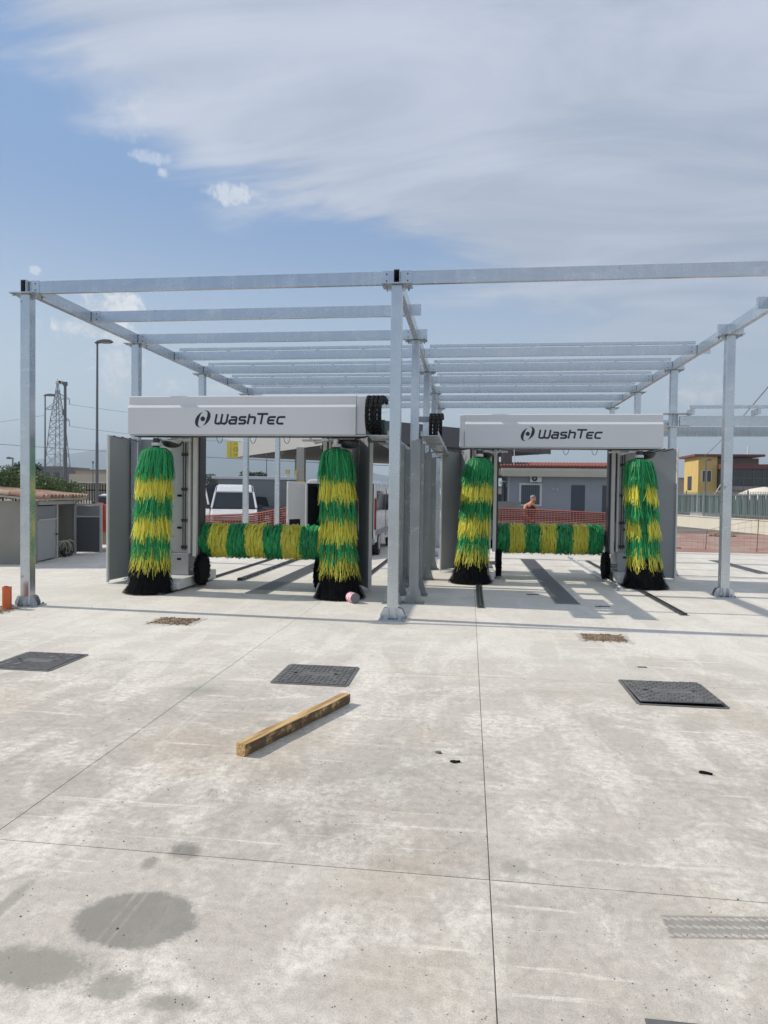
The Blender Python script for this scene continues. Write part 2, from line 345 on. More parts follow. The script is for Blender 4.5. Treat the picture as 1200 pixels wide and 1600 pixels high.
# loose grit and crumbs on the slab
g = MB()
def crumb(x, y, r):
    a = R.random() * 6.28; h = r * (.5 + R.random() * .5)
    vs = [(x + r * math.cos(a + k * 2.1) * (.6 + .6 * R.random()), y + r * math.sin(a + k * 2.1) * (.6 + .6 * R.random()), .0005) for k in range(3)] + [(x, y, h)]
    g.add(vs, [(0, 1, 3), (1, 2, 3), (2, 0, 3)])
for cl in range(150):
    cy = 1.9 + 7 * R.random() ** 1.6; cx = -.12 * cy + (R.random() - .5) * cy * 1.15; sp = .05 + R.random() * .45
    for k in range(int(3 + R.random() ** 2 * 26)): crumb(cx + R.gauss(0, sp), cy + R.gauss(0, sp), .001 + .0028 * R.random() ** 2.5 + cy * .0003)
for k in range(2200):
    cy = 1.9 + 8 * R.random(); crumb(-.12 * cy + (R.random() - .5) * cy * 1.2, cy, .001 + .005 * R.random() ** 6 + cy * .00025)
g.build('loose_grit', mat('grit', (.13, .12, .11), .9, 0, .3, 40), kind='stuff', label='dark loose grit and crumbs of mortar scattered over the pale concrete', category='grit')

# ============================================================ MANHOLE COVERS, RUBBLE PATCHES
IRON = mat('cast_iron', (.15, .147, .147), .6, .1, .35, 9, .3, 200)
def manhole(x0, x1, y0, y1, label, tilt=0, skew=0.):
    t = thing('manhole_cover', label, 'manhole cover', ((x0 + x1) / 2, (y0 + y1) / 2, 0), 'cast iron manhole covers in the slab')
    a = (x1 - x0) / 2; b = (y1 - y0) / 2; fr = MB()
    for q in (-1, 1):
        fr.box(-a, a, q * b - .014, q * b + .014, .0005, .006); fr.box(q * a - .014, q * a + .014, -b + .0145, b - .0145, .0005, .006)
    fr.build('frame', IRON, t)
    pv = bpy.data.objects.new('cover_plate', None)
    pl = MB().box(-a + .02, a - .02, -b + .02, b - .02, .0012, .012); ob = pl.build('cover_plate', IRON, t, bevel=.002)
    lg = MB(); n = 15
    for i in range(n):
        for j in range(n):
            if R.random() < .12: continue
            cx = -a + .045 + (2 * a - .09) * i / (n - 1); cy = -b + .045 + (2 * b - .09) * j / (n - 1)
            if abs(cx) < .13 and abs(cy) < .05: continue
            M = rotz(.785 if (i + j) % 2 else -.785, (cx, cy, 0)); lg.box(-.016, .016, -.006, .006, .0122, .0165, M)
    for (hx, hy) in ((-.62 * a, .1 * b), (.5 * a, -.05 * b)): pass
    l = lg.build('tread_lug', IRON, ob, kind='stuff')
    ks = MB()
    for hx in (-.6, .55): ks.box(hx * a - .018, hx * a + .018, -.008, .008, .0168, .0175)
    ks.build('key_slot', BLACK, ob)
    if tilt:
        ob.location = (0, 0, .012); ob.rotation_euler = (-rad(tilt) * -1 * -1, rad(-tilt * .6), 0)
        MB().box(-a + .016, a - .016, -b + .016, b - .016, .0008, .0011).build('pit', BLACK, t)
    return t
manhole(-4.28, -3.66, 5.55, 6.17, 'dark cast iron manhole cover nearest the left edge, below the orange pipe')
manhole(-1.63, -.99, 5.53, 6.15, 'dark cast iron manhole cover just beyond the wooden beam')
manhole(1.33, 1.99, 5.44, 6.13, 'dark manhole cover on the right with one corner lifted out of its frame', tilt=1.6)
MB().box(.56, 1.3, 1.55, 2.13, .0005, .006).build('floor_plate', IRON, None, label='edge of a dark iron cover at the bottom right of the slab', category='manhole cover')
RUB = ground_mat('brown_rubble', (.15, .11, .075), (.40, .30, .20), 9)
def rubble(x0, x1, y0, y1, label, n=260):
    t = thing('rubble_patch', label, 'rubble patch', ((x0 + x1) / 2, (y0 + y1) / 2, 0), 'unfinished rubble filled openings')
    a = (x1 - x0) / 2; b = (y1 - y0) / 2
    MB().box(-a, a, -b, b, .0005, .003).build('fill', RUB, t)
    e = MB(); q = 24
    for i in range(q):
        f = i / q * 4; sd_ = int(f); u = (f - sd_) * 2 - 1; px, py = ((u * a, -b), (a, u * b), (-u * a, b), (-a, -u * b))[sd_]; w1 = R.uniform(.02, .05); e.box(px - w1, px + w1, py - w1 * .7, py + w1 * .7, .0004 + i * .0001, .0045 + i * .0001, )
    e.build('mortar_edge', CONC, t, kind='stuff')
    r = MB()
    for k in range(n):
        x = (R.random() * 2 - 1) * a * .93; y = (R.random() * 2 - 1) * b * .90; s = .005 + .009 * R.random()
        M = Matrix.Translation((x, y, .0035)) @ Matrix.Rotation(R.random() * 6, 4, Vector((R.random(), R.random(), 1))); r.box(-s, s, -s * .7, s * .7, -s * .4, s * .5, M)
    r.build('rubble', RUB, t, kind='stuff')
rubble(-3.86, -3.30, 7.74, 8.2, 'rusty brown rubble patch in the slab in front of the left wash machine')
rubble(1.28, 1.80, 7.74, 8.18, 'brown rubble patch in the slab in front of the right wash machine')
rubble(-6.6, -5.95, 7.9, 8.55, 'brown rubble patch around the foot of the orange pipe')

# ============================================================ TIMBER, PIPE, CAN, SCRAPS
def wood():
    mt = bpy.data.materials.new('weathered_timber'); mt.use_nodes = True; M = NT(mt.node_tree); b = M.n['Principled BSDF']
    co = M.new('ShaderNodeTexCoord').outputs['Object']; ge = M.new('ShaderNodeNewGeometry')
    st = M.noise(M.mapping(co, scale=(30, 1.4, 30)), 2.0, 6, .6, .4); n = M.noise(co, 9, 7, .7)
    c = M.mix(M.ramp(st, .38, .6), (.33, .19, .075), (.62, .43, .20))
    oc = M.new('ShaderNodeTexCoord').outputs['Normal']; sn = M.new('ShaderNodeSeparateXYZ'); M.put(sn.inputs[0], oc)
    side_shade = M.math('MULTIPLY', M.ramp(M.math('ABSOLUTE', sn.outputs[0]), .5, .9), M.ramp(n, .36, .52)); c = M.mix(M.math('MULTIPLY', side_shade, .85), c, (.055, .035, .022))  # shade of the upright side faces put into the colour, patchy by noise
    c = M.mix(M.math('MULTIPLY', M.ramp(n, .6, .7), .4), c, (.22, .14, .08))
    M.put(b.inputs['Base Color'], c); b.inputs['Roughness'].default_value = .8
    bn = M.new('ShaderNodeBump'); bn.inputs['Strength'].default_value = .5; bn.inputs['Distance'].default_value = .004; M.put(bn.inputs['Height'], st); M.put(b.inputs['Normal'], bn.outputs[0]); return mt
tb = MB(); L = 1.22
prof = [(-.036, .0), (.022, .0), (.036, .018), (.036, .078), (-.036, .078)]
tb.prism(prof, 0, L, 'y')
# twelve stations with slight wander so the arrises are not ruler straight
o = MB(); ns = 14
for i in range(ns + 1):
    yy = L * i / ns; wx = .003 * math.sin(i * 1.3)
    o.v += [(p[0] + wx + R.uniform(-.0012, .0012), yy, max(0, p[1] + (R.uniform(-.0012, .0012) if p[1] else 0))) for p in prof]
for i in range(ns):
    for k in range(5): o.f.append((i * 5 + k, i * 5 + (k + 1) % 5, (i + 1) * 5 + (k + 1) % 5, (i + 1) * 5 + k))
o.f += [tuple(range(5))[::-1], tuple(range(ns * 5, ns * 5 + 5))]
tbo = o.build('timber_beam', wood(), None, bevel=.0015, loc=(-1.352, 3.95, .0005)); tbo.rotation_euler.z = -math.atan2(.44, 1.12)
tag(tbo, 'short square wooden beam lying on the concrete, dark on its shaded side', 'wooden beam')
pp = thing('drain_pipe', 'orange plastic drain pipe stub standing upright at the left edge', 'pipe', (-6.13, 8.38, 0))
q = MB(); n = 20
for r_, z in ((.058, 0), (.058, .30)): q.v += [(r_ * math.cos(6.283 * i / n), r_ * math.sin(6.283 * i / n), z + (.006 * math.sin(i) if z else 0)) for i in range(n)]
for r_, z in ((.052, .30), (.052, .05)): q.v += [(r_ * math.cos(6.283 * i / n), r_ * math.sin(6.283 * i / n), z + (.006 * math.sin(i) if z > .1 else 0)) for i in range(n)]
for a in range(3):
    for i in range(n): q.f.append((a * n + i, a * n + (i + 1) % n, (a + 1) * n + (i + 1) % n, (a + 1) * n + i))
q.f.append(tuple(range(3 * n, 4 * n))); q.build('pipe_wall', ORANGE, pp, smooth=False)
# tape roll / tin
cn = thing('tin_can', 'tin can with pink and white label lying against the brush base', 'can', (-1.66, 9.82, .078)); cn.scale = (1.25, 1.25, 1.15); cn.rotation_euler = (rad(90), 0, rad(38))
def labelmat():
    mt = bpy.data.materials.new('pink_label'); mt.use_nodes = True; M = NT(mt.node_tree); b = M.n['Principled BSDF']
    co = M.new('ShaderNodeTexCoord').outputs['Object']; n = M.noise(co, 34, 4, .6, .6); M.put(b.inputs['Base Color'], M.mix(M.ramp(n, .44, .56), (.72, .12, .30), (.78, .70, .72))); b.inputs['Roughness'].default_value = .5; return mt
MB().lathe([(.058, -.10), (.0595, -.095), (.0595, .02), (.058, .024)], n=24).build('label_sleeve', labelmat(), cn, smooth=False)
MB().lathe([(.057, .0245), (.060, .03), (.060, .045), (.056, .046), (.054, .040), (.001, .040)], n=24).build('lid', mat('dull_tin', (.20, .20, .21), .5, .4), cn)
sb_ = MB()
def scrap(name, x, y, pts, h, m, label, cat, group=None):
    s = MB().prism([(p[0], p[1]) for p in pts], .001, h, 'z'); ob = s.build(name, m, None, loc=(x, y, 0), bevel=.0015); tag(ob, label, cat, group); return ob
scrap('rubber_scrap', -.06, 4.06, [(-.03, 0), (-.01, .012), (.012, .006), (.03, .014), (.034, 0), (.012, -.004), (.002, -.018), (-.014, -.012)], .012, BLACK, 'small torn black scrap on the slab near the long joint', 'scrap')
scrap('stone_chip', -.165, 4.19, [(-.02, 0), (-.008, .014), (.014, .012), (.02, -.004), (.004, -.014)], .012, mat('stone', (.16, .15, .14), .9), 'small grey stone left of the torn black scrap', 'stone')
scrap('rubber_scrap', 1.39, 4.12, [(-.035, .01), (-.018, .018), (.006, .008), (.036, -.014), (.03, -.018), (.002, -.01), (-.03, -.002)], .014, BLACK, 'tapered black rubber scrap at the right edge of the slab', 'scrap')
scrap('metal_offcut', 1.66, 6.64, [(-.055, -.008), (-.055, .008), (.03, .009), (.03, -.006)], .008, mat('rusty_steel', (.12, .07, .045), .7, .3), 'short rusty metal offcut beyond the lifted manhole cover', 'metal scrap')
w_ = MB().tube([Vector((x, y, .006)) for x, y in ((0, 0), (.10, .05), (.16, .07), (.22, .05))], .006, 5).tube([Vector((x, y, .006)) for x, y in ((.10, .05), (.08, .1))], .006, 5)
tag(w_.build('wire_twig', DARK, None, loc=(1.85, 10.2, 0)), 'thin dark wire offcut lying in the shade right of the grate', 'wire')
w_ = MB().tube([Vector((x, y, .006)) for x, y in ((0, 0), (.12, .02), (.2, .015))], .007, 5).tube([Vector((x, y, .006)) for x, y in ((.05, -.03), (.09, .03))], .007, 5)
tag(w_.build('wire_twig', DARK, None, loc=(.95, 11.25, 0)), 'thin dark wire offcut lying left of the long drain grate', 'wire')

# ============================================================ RAILS, GRATES
def rail(x, y0, y1, label, wdt=.11, h=.03):
    t = thing('floor_rail', label, 'rail', (x, y0, 0), 'steel guide rails of the wash machines')
    MB().box(-wdt / 2, wdt / 2, 0, y1 - y0, .0005, .007).build('base_strip', G2, t)
    r = MB(); r.box(-.034, -.018, .03, y1 - y0, .0075, h); r.box(.018, .034, .03, y1 - y0, .0075, h); r.box(-.034, .034, .0, .029, .0075, h + .004); r.build('rail_profile', DARK, t)
    b = MB(); n = int((y1 - y0) / .45)
    for i in range(n):
        for s_ in (-1, 1): b.cyl((s_ * .045, .15 + i * .45, .0072), (s_ * .045, .15 + i * .45, .016), .008, n=6)
    b.build('bolt', G1, t, kind='stuff')
rail(.19, 9.75, 17.5, 'steel guide rail under the left brush of the right machine')
rail(2.95, 9.7, 17.5, 'dark steel guide rail on the right side of the right machine')
rail(-4.72, 9.95, 17, 'guide rail under the left column of the left machine')
rail(-1.95, 10.6, 17, 'guide rail under the right brush of the left machine')
def kerb_channel(x, y0, y1, label):
    t = thing('wheel_guide', label, 'wheel guide', (x, y0, 0), 'low wheel guides along the wash bays')
    MB().prism([(-.05, .001), (-.045, .05), (.045, .05), (.05, .001)], 0, y1 - y0, 'y').build('channel', DARK if x < 0 else G1, t, bevel=.004)
    MB().box(-.012, .012, 0, y1 - y0, .0505, .062).build('top_ridge', WHITE2, t)
    b = MB()
    for i in range(int((y1 - y0) / .4)): b.cyl((.048, .2 + i * .4, .028), (.058, .2 + i * .4, .03), .010, n=6)
    b.build('bolt', WHITE2, t, kind='stuff')
kerb_channel(-4.12, 11.9, 17.3, 'bright bolted wheel guide running back in the left bay')
kerb_channel(2.62, 12.0, 18.2, 'pale bolted wheel guide beside the right column of the right bay')
def grate(x0, x1, y0, y1, label):
    t = thing('drain_grate', label, 'drain grate', ((x0 + x1) / 2, y0, 0), 'long drain grates in the wash bays')
    a = (x1 - x0) / 2; L = y1 - y0
    MB().box(-a, a, 0, L, .0004, .0012).build('pit', BLACK, t)
    f = MB(); f.box(-a, -a + .02, 0, L, .0015, .010); f.box(a - .02, a, 0, L, .0015, .010); f.box(-a + .0205, a - .0205, 0, .02, .0015, .010); f.build('frame', G2, t)
    s_ = MB(); n = int(L / .034)
    for i in range(n): s_.box(-a + .021, a - .021, .03 + i * .034, .043 + i * .034, .002, .0085)
    for k in range(1, 8): xx = -a + .02 + (2 * a - .04) * k / 8; s_.box(xx - .003, xx + .003, .021, L, .0088, .0095)
    s_.build('grating', mat('grate_steel', (.24, .245, .25), .55, .5), t, kind='stuff')
grate(1.31, 1.67, 10.38, 17.6, 'long dark drain grate down the middle of the right bay')
grate(-3.52, -3.16, 10.42, 17.4, 'long dark drain grate down the middle of the left bay')
grate(6.2, 6.5, 15.5, 18.6, 'short dark drain grate on the slab right of the canopy')

# ============================================================ CANOPY FRAME
XL, XM, XR = -6.03, -.954, 4.166; Y0 = 8.673; DY = 3.06; H = 4.27
def hollow_y(x, y0, y1, z0, z1, w_, t=.006):
    b = MB(); a = w_ / 2
    b.box(x - a, x - a + t, y0, y1, z0, z1); b.box(x + a - t, x + a, y0, y1, z0, z1); b.box(x - a + t + .0002, x + a - t - .0002, y0, y1, z0, z0 + t); b.box(x - a + t + .0002, x + a - t - .0002, y0, y1, z1 - t, z1)
    return b
def canopy():
    t = thing('canopy_frame', 'tall bare galvanised steel canopy frame standing over both wash machines', 'steel canopy', (XM, Y0, 0))
    def P(b, nm, m, par=t, **k): # geometry given in world coordinates
        b.v = [(v[0] - XM, v[1] - Y0, v[2]) for v in b.v]; return b.build(nm, m, par, **k)
    def post(x, y, top=H):
        p = P(MB().box(x - .07, x + .07, y - .07, y + .07, .013, top - .013), 'post', G1, bevel=.012)
        P(MB().box(x - .17, x + .17, y - .17, y + .17, .001, .0125), 'base_plate', G1, p)
        P(MB().box(x - .19, x + .19, y - .13, y + .13, top - .0125, top - .0005), 'cap_plate', G1, p)
        g_ = MB()
        for s_ in (-1, 1):
            for q in (-.045, .045):
                xx = sorted((x + s_ * .0702, x + s_ * .16)); g_.prism([(xx[0], .0127), (xx[1], .0127), (xx[1], .06), (xx[0] + (.045 if s_ > 0 else .0), .14), (xx[1] - (0 if s_ > 0 else -.0) - (.045 if s_ > 0 else 0), .14), (xx[0], .14)] if False else
                    ([(x + .0702, .0127), (x + .16, .0127), (x + .16, .06), (x + .12, .14), (x + .0702, .15)] if s_ > 0 else [(x - .0702, .0127), (x - .0702, .15), (x - .12, .14), (x - .16, .06), (x - .16, .0127)]), y + q - .004, y + q + .004, 'y')
                g_.prism(([(y - .0702, .0127), (y - .0702, .15), (y - .12, .14), (y - .16, .06), (y - .16, .0127)] if s_ < 0 else [(y + .0702, .0127), (y + .16, .0127), (y + .16, .06), (y + .12, .14), (y + .0702, .15)]), x + q - .004, x + q + .004, 'x')
            g_.prism([(x + .0702, top - .0127), (x + .18, top - .0127), (x + .10, top - .07), (x + .0702, top - .08)] if s_ > 0 else [(x - .0702, top - .0127), (x - .0702, top - .08), (x - .10, top - .07), (x - .18, top - .0127)], y - .005, y + .005, 'y')
        P(g_, 'gusset', G1, p)
        bo = MB()
        for sx_ in (-1, 1):
            for sy in (-1, 1):
                bo.cyl((x + sx_ * .14, y + sy * .1, top - .045), (x + sx_ * .14, y + sy * .1, top - .0128), .011, n=6); bo.cyl((x + sx_ * .135, y + sy * .135, .0127), (x + sx_ * .135, y + sy * .135, .035), .014, n=6)
        P(bo, 'bolt', G2, p)
    for i in range(0, 5):
        y = Y0 + DY * i
        post(XL, y); post(XM, y)
        post(XR, y)
    # long beams: hollow, their open ends look black from the front
    for x in (XL, XM, XR): P(hollow_y(x, Y0 - .10, Y0 + DY * 4 + .1, H, H + .17, .08), 'long_beam', G1)
    # purlins
    def purlin(x0, x1, y, k):
        x0 += .045; x1 -= .045
        b = MB(); z0 = H + .003; z1 = H + .168
        b.prism([(y - .03, z0), (y + .03, z0), (y + .03, z1), (y - .03, z1)], x0 + .0, x1, 'x')
        pb = P(b, 'purlin', G1, bevel=.004)
        c = MB()
        for xx in (x0 + .075, x1 - .075): c.box(xx - .07, xx + .07, y - .038, y - .0305, z0 + .004, z1 + .003)
        P(c, 'cleat', G1, pb)
        h_ = MB()
        for xx in (x0 + .09, x1 - .09):
            for zz in (z0 + .04, z1 - .04): h_.cyl((xx, y - .0385, zz), (xx, y - .043, zz), .010, n=6)
        P(h_, 'bolt', DARK, pb)
        if k in (3, 4, 5, 6):
            zz = H + .195; q = MB().box(x0 + .1, x1 - .02, y - .026, y + .02, zz, zz + .05); P(q, 'roof_batten', G1)
            s_ = MB(); n = 6
            for i in range(n): xx = x0 + .2 + (x1 - x0 - .4) * i / (n - 1); s_.box(xx - .03, xx + .03, y - .024, y + .018, zz - .0265, zz - .0005)
            P(s_, 'batten_bracket', G1, pb)
    for k in range(0, 9):
        y = Y0 + DY * k / 2
        purlin(XL, XM, y, k)
        if k == 0 or k >= 3: purlin(XM, XR, y, k)
    purlin(XR, XR + 5.1, Y0, 0)
    # empty cleats waiting for purlins
    for (x, s_, ks) in ((XM, 1, (1, 2)), (XR, -1, (1, 2)), (XR, 1, (2, 3, 4))):
        for k in ks:
            y = Y0 + DY * k / 2; xx = x + s_ * .12; c = MB(); c.box(xx - .075, xx + .075, y - .036, y - .029, H + .004, H + .172); c.box(xx - .075, xx - .068, y - .0285, y + .035, H + .004, H + .172)
            P(c, 'cleat', G1)
canopy()
def low_frame():
    y = Y0 + DY * 2 - .02; t = thing('low_steel_frame', 'lower galvanised beams joined to the right canopy post, running off to the right', 'steel frame', (XR + .1, y, 0))
    def P(b, nm, m=G1, **k): b.v = [(v[0] - XR - .1, v[1] - y, v[2]) for v in b.v]; return b.build(nm, m, t, **k)
    P(MB().box(XR - .22, XR + .30, y - .16, y + .12, 3.075, 3.088), 'joint_plate'); P(MB().box(XR - .22, XR + .30, y - .16, y + .12, 3.345, 3.358), 'joint_plate')
    P(hollow_y(XR + .02, y - .16, y - .075, 3.09, 3.34, .07), 'tube_stub')
    P(MB().box(XR + .10, XR + 6, y - .12, y - .05, 3.10, 3.30), 'purlin', bevel=.004)
    P(MB().box(XR + .22, XR + 6, y - .40, y - .35, 3.42, 3.48), 'roof_batten')
    s_ = MB()
    for k in range(5): s_.box(XR + .25 + k * 1.25, XR + .31 + k * 1.25, y - .39, y - .06, 3.31, 3.415)
    P(s_, 'batten_bracket')
    P(MB().box(XR - .5, XR + 6, y + 1.5, y + 1.58, 3.02, 3.24), 'purlin', bevel=.004)
    P(MB().box(XR - .5, XR + 6, y + 1.2, y + 1.25, 3.3, 3.36), 'roof_batten')
    P(MB().box(XR + 5.6, XR + 5.74, y - .15, y - .01, 0, 3.09), 'post'); P(MB().box(XR + 5.6, XR + 5.74, y + 1.5, y + 1.64, 0, 3.01), 'post')
    P(MB().box(XR - .07, XR + .07, y + .15, y + 1.49, 3.06, 3.2), 'long_beam')
low_frame()

# ============================================================ CABLE TRAY FRAMES BETWEEN THE BAYS
def tray_frame(xp, tx0, tx1, ys_, label):
    t = thing('tray_frame', label, 'steel frame', (xp, ys_[0], 0), 'short galvanised frames carrying the cable trays')
    y0 = ys_[0]; zt = 2.40
    for y in ys_:
        b = MB(); x = 0; yy = y - y0
        b.box(x - .07, x + .07, yy - .07, yy - .062, .012, zt); b.box(x - .07, x + .07, yy + .062, yy + .07, .012, zt); b.box(x - .005, x + .005, yy - .0615, yy + .0615, .012, zt)
        p = b.build('post', G2, t)
        f = MB(); f.box(x - .15, x + .15, yy - .15, yy + .15, .001, .0115)
        for s_ in (-1, 1): f.prism([(x + s_ * .071, .0118), (x + s_ * .145, .0118), (x + s_ * .071, .26)], yy - .07, yy - .062, 'y')
        for s_ in (-1, 1): f.prism([(yy + s_ * .071, .0118), (yy + s_ * .145, .0118), (yy + s_ * .071, .26)], x - .005, x + .005, 'x')
        f.build('base_flare', G2, p)
        a = MB(); a.box(min(x, tx0 - xp), max(x, tx1 - xp), yy - .02, yy + .02, zt + .0005, zt + .02); a.build('arm', G2, p)
    tr = MB(); L = ys_[-1] - y0 + .8
    tr.box(tx0 - xp, tx1 - xp, -.62, L, zt + .0205, zt + .026); tr.box(tx0 - xp, tx0 - xp + .004, -.62, L, zt + .0265, zt + .09); tr.box(tx1 - xp - .004, tx1 - xp, -.62, L, zt + .0265, zt + .09)
    tr.build('cable_tray', G1, t)
tray_frame(-1.10, -1.45, -1.13, (9.98, 10.82, 12.0, 12.86, 14.65), 'short post row with cable tray beside the left machine')
tray_frame(-.79, -.68, -.44, (10.02, 10.85, 12.88, 14.68), 'short post row with cable tray beside the right machine')

# ============================================================ BRUSHES
def vbrush(name, tx, ty, bx, by, label, seed, group, part=0):
    rr = random.Random(seed); t = thing(name, label, 'brush', (tx, ty, 0), group)
    lean = lambda z: ((bx - tx) * (2.3 - z) / 2.3, (by - ty) * (2.3 - z) / 2.3)
    MB().cyl((0, 0, 2.44), (bx - tx, by - ty, .15), .055, n=12).build('spindle', DARK, t)
    MB().lathe([(.05, 2.32), (.075, 2.325), (.075, 2.37), (.05, 2.375), (.03, 2.46)], n=14).build('hub', WHITE2, t)
    tiers = [(2.27, 1.80, GREEN, .25, .272), (1.92, 1.50, YELL, .255, .275), (1.60, 1.19, GREEN, .255, .275), (1.34, .87, YELL, .255, .28), (1.00, .56, GREEN, .255, .28), (.76, .34, YELL, .26, .29)]
    for ti, (z0, z1, m_, r0, r1) in enumerate(tiers):
        b = MB()
        rows = 7
        for row in range(rows):
            zr = z0 - row * .045 - (0 if ti == 0 else .02); n = 96 if ti else 110
            for k in range(n):
                th = 6.2832 * (k + rr.random()) / n
                if part and ti:
                    d = (th - 4.62 + math.pi) % 6.2832 - math.pi
                    if abs(d) < .24 + .10 * rr.random() and ti < 5 or abs(d) < .14:
                        if m_ is YELL: continue
                        if ti == 2: th += .12 * (1 if d > 0 else -1)
                out = .72 + .28 * (1 - row / rows) + rr.uniform(-.06, .06)
                Rm = r0 * out * (1 + rr.uniform(-.05, .04)); Re = r1 * out * (1 + rr.uniform(-.14, .16))
                zt = zr; ze = z1 + .03 * math.sin(th * 5 + ti * 2) + rr.gauss(0, .04) + (0 if rr.random() > .12 else rr.uniform(-.09, .12))
                sw = rr.gauss(0, .13); w0 = rr.uniform(.0035, .0085)
                pts = []; ox, oy = lean(zt)
                rs = ((.05, .01), (Rm * .55, .022), (Rm * .86, -.03), (Rm, -.12)) if ti == 0 else ((Rm * .66, .012), (Rm * .92, -.012), (Rm, -.07))
                for q, (r_, dz) in enumerate(rs): a = th; pts.append(Vector((ox + r_ * math.cos(a), oy + r_ * math.sin(a), zt + dz)))
                for fz in (.45, .75, 1.0):
                    z = zt - .07 + (ze - zt + .07) * fz; ox, oy = lean(z); a = th + sw * fz + rr.gauss(0, .025); r_ = Rm + (Re - Rm) * fz + rr.gauss(0, .010); pts.append(Vector((ox + r_ * math.cos(a), oy + r_ * math.sin(a), z)))
                tw = th + math.pi / 2 + rr.uniform(-.7, .7); wd = Vector((math.cos(tw), math.sin(tw), 0))
                b.ribbon(pts, [w0] * (len(pts) - 1) + [w0 * .7], wd)
        b.build('bristle_tier', m_, t, kind='stuff')
        ox, oy = lean((z0 + z1) / 2); zi = z1 + .02 if ti < 5 else .3
        MB().cyl((*lean(z0 - .05), z0 - .05), (*lean(zi), zi), r0 * .58, r0 * .70, n=14).build('bristle_core', (GREEN if part else m_) if ti < 5 else BLKB, t)
    b = MB()
    for row in range(9):
        zr = .82 - row * .085; n = 170
        for k in range(n):
            th = 6.2832 * (k + rr.random()) / n; Rm = (.17 + .06 * (row / 9)) * rr.uniform(.9, 1.1); ze = max(.006, zr - .42 + rr.gauss(0, .04)); 
            if row > 3: ze = max(.004, abs(rr.gauss(0, .02)))
            Re = .26 + .135 * max(0, 1 - ze / .5) ** 1.0; Re *= rr.uniform(.86, 1.07); pts = []
            for fz, r_ in ((0, Rm * .5), (.12, Rm), (.5, Rm + (Re - Rm) * .38), (1, Re)):
                z = zr + (ze - zr) * fz; ox, oy = lean(z); a = th + rr.gauss(0, .015); pts.append(Vector((ox + r_ * math.cos(a), oy + r_ * math.sin(a), z)))
            tw = th + math.pi / 2 + rr.uniform(-.5, .5); b.ribbon(pts, [.005, .006, .006, .003], Vector((math.cos(tw), math.sin(tw), 0)))
    b.build('bristle_skirt', BLKB, t, kind='stuff')
    MB().cyl((*lean(.7), .7), (*lean(.01), .01), .22, .33, n=18).build('bristle_core', BLKB, t)
    return t
def hbrush(x0, x1, y, z, label, seed, bands, group):
    rr = random.Random(seed); t = thing('horizontal_brush', label, 'brush', (x0, y, z), group)
    MB().cyl((-.16, 0, 0), (x1 - x0 + .16, 0, 0), .04, n=10).build('axle', DARK, t)
    nb = len(bands) - 1; Rr = .284
    for i in range(nb):
        a, c = bands[i] - x0, bands[i + 1] - x0; m_ = GREEN if i % 2 == 0 else YELL; b = MB()
        n = int((c - a) * 2000)
        for k in range(n):
            xx = a + (c - a) * rr.random(); th = rr.uniform(-.6, 2 * math.pi - .6) if rr.random() < .3 else rr.uniform(-1.0, 4.2)
            # th: 0 = front (-y), pi/2 = top; strands droop down over the front and the back
            down = -1 if math.cos(th) > -.15 else 1
            ln = rr.uniform(.45, 1.15); w0 = rr.uniform(.006, .011); pts = []; lift = rr.choice((.93, 1, 1.05, 1.1)); sl_ = rr.gauss(0, .022)
            for fz, r_ in ((0, Rr * .72), (.3, Rr * lift * .97), (.65, Rr * lift * rr.uniform(.98, 1.03)), (1, Rr * lift * rr.uniform(.92, 1.08))):
                aa = th + down * ln * fz; pts.append(Vector((xx + rr.gauss(0, .004) + fz * sl_, -r_ * math.cos(aa), r_ * math.sin(aa))))
            b.ribbon(pts, [w0, w0, w0, w0 * .6], Vector((1, rr.uniform(-.3, .3), rr.uniform(-.3, .3))).normalized())
        b.build('bristle_band', m_, t, kind='stuff')
        MB().cyl((a + .001, 0, 0), (c - .001, 0, 0), Rr * .74, n=20).build('bristle_core', m_, t)
    return t
GB = 'upright green and yellow wash brushes'
vbrush('vertical_brush', -4.93, 10.25, -5.02, 10.22, 'green and yellow upright brush at the left side of the left machine', 1, GB)
vbrush('vertical_brush', -2.05, 10.35, -1.96, 10.28, 'green and yellow upright brush with a tin can lying at its foot', 2, GB)
vbrush('vertical_brush', .17, 12.68, .04, 12.6, 'green and yellow upright brush at the left side of the right machine', 3, GB)
vbrush('vertical_brush', 3.02, 12.7, 3.14, 12.6, 'green and yellow upright brush at the far right with a parting down its front', 4, GB, part=1)
HB = 'horizontal striped wash brushes'
hbrush(-4.56, -2.2, 11.3, .79, 'horizontal roller brush with green and yellow stripes in the left machine', 11, [-4.56, -4.37, -4.05, -3.74, -3.42, -3.11, -2.79, -2.48, -2.2], HB)
hbrush(.56, 2.58, 13.8, .78, 'horizontal roller brush with green and yellow stripes in the right machine', 12, [.56, .80, 1.10, 1.40, 1.70, 2.01, 2.30, 2.58], HB)

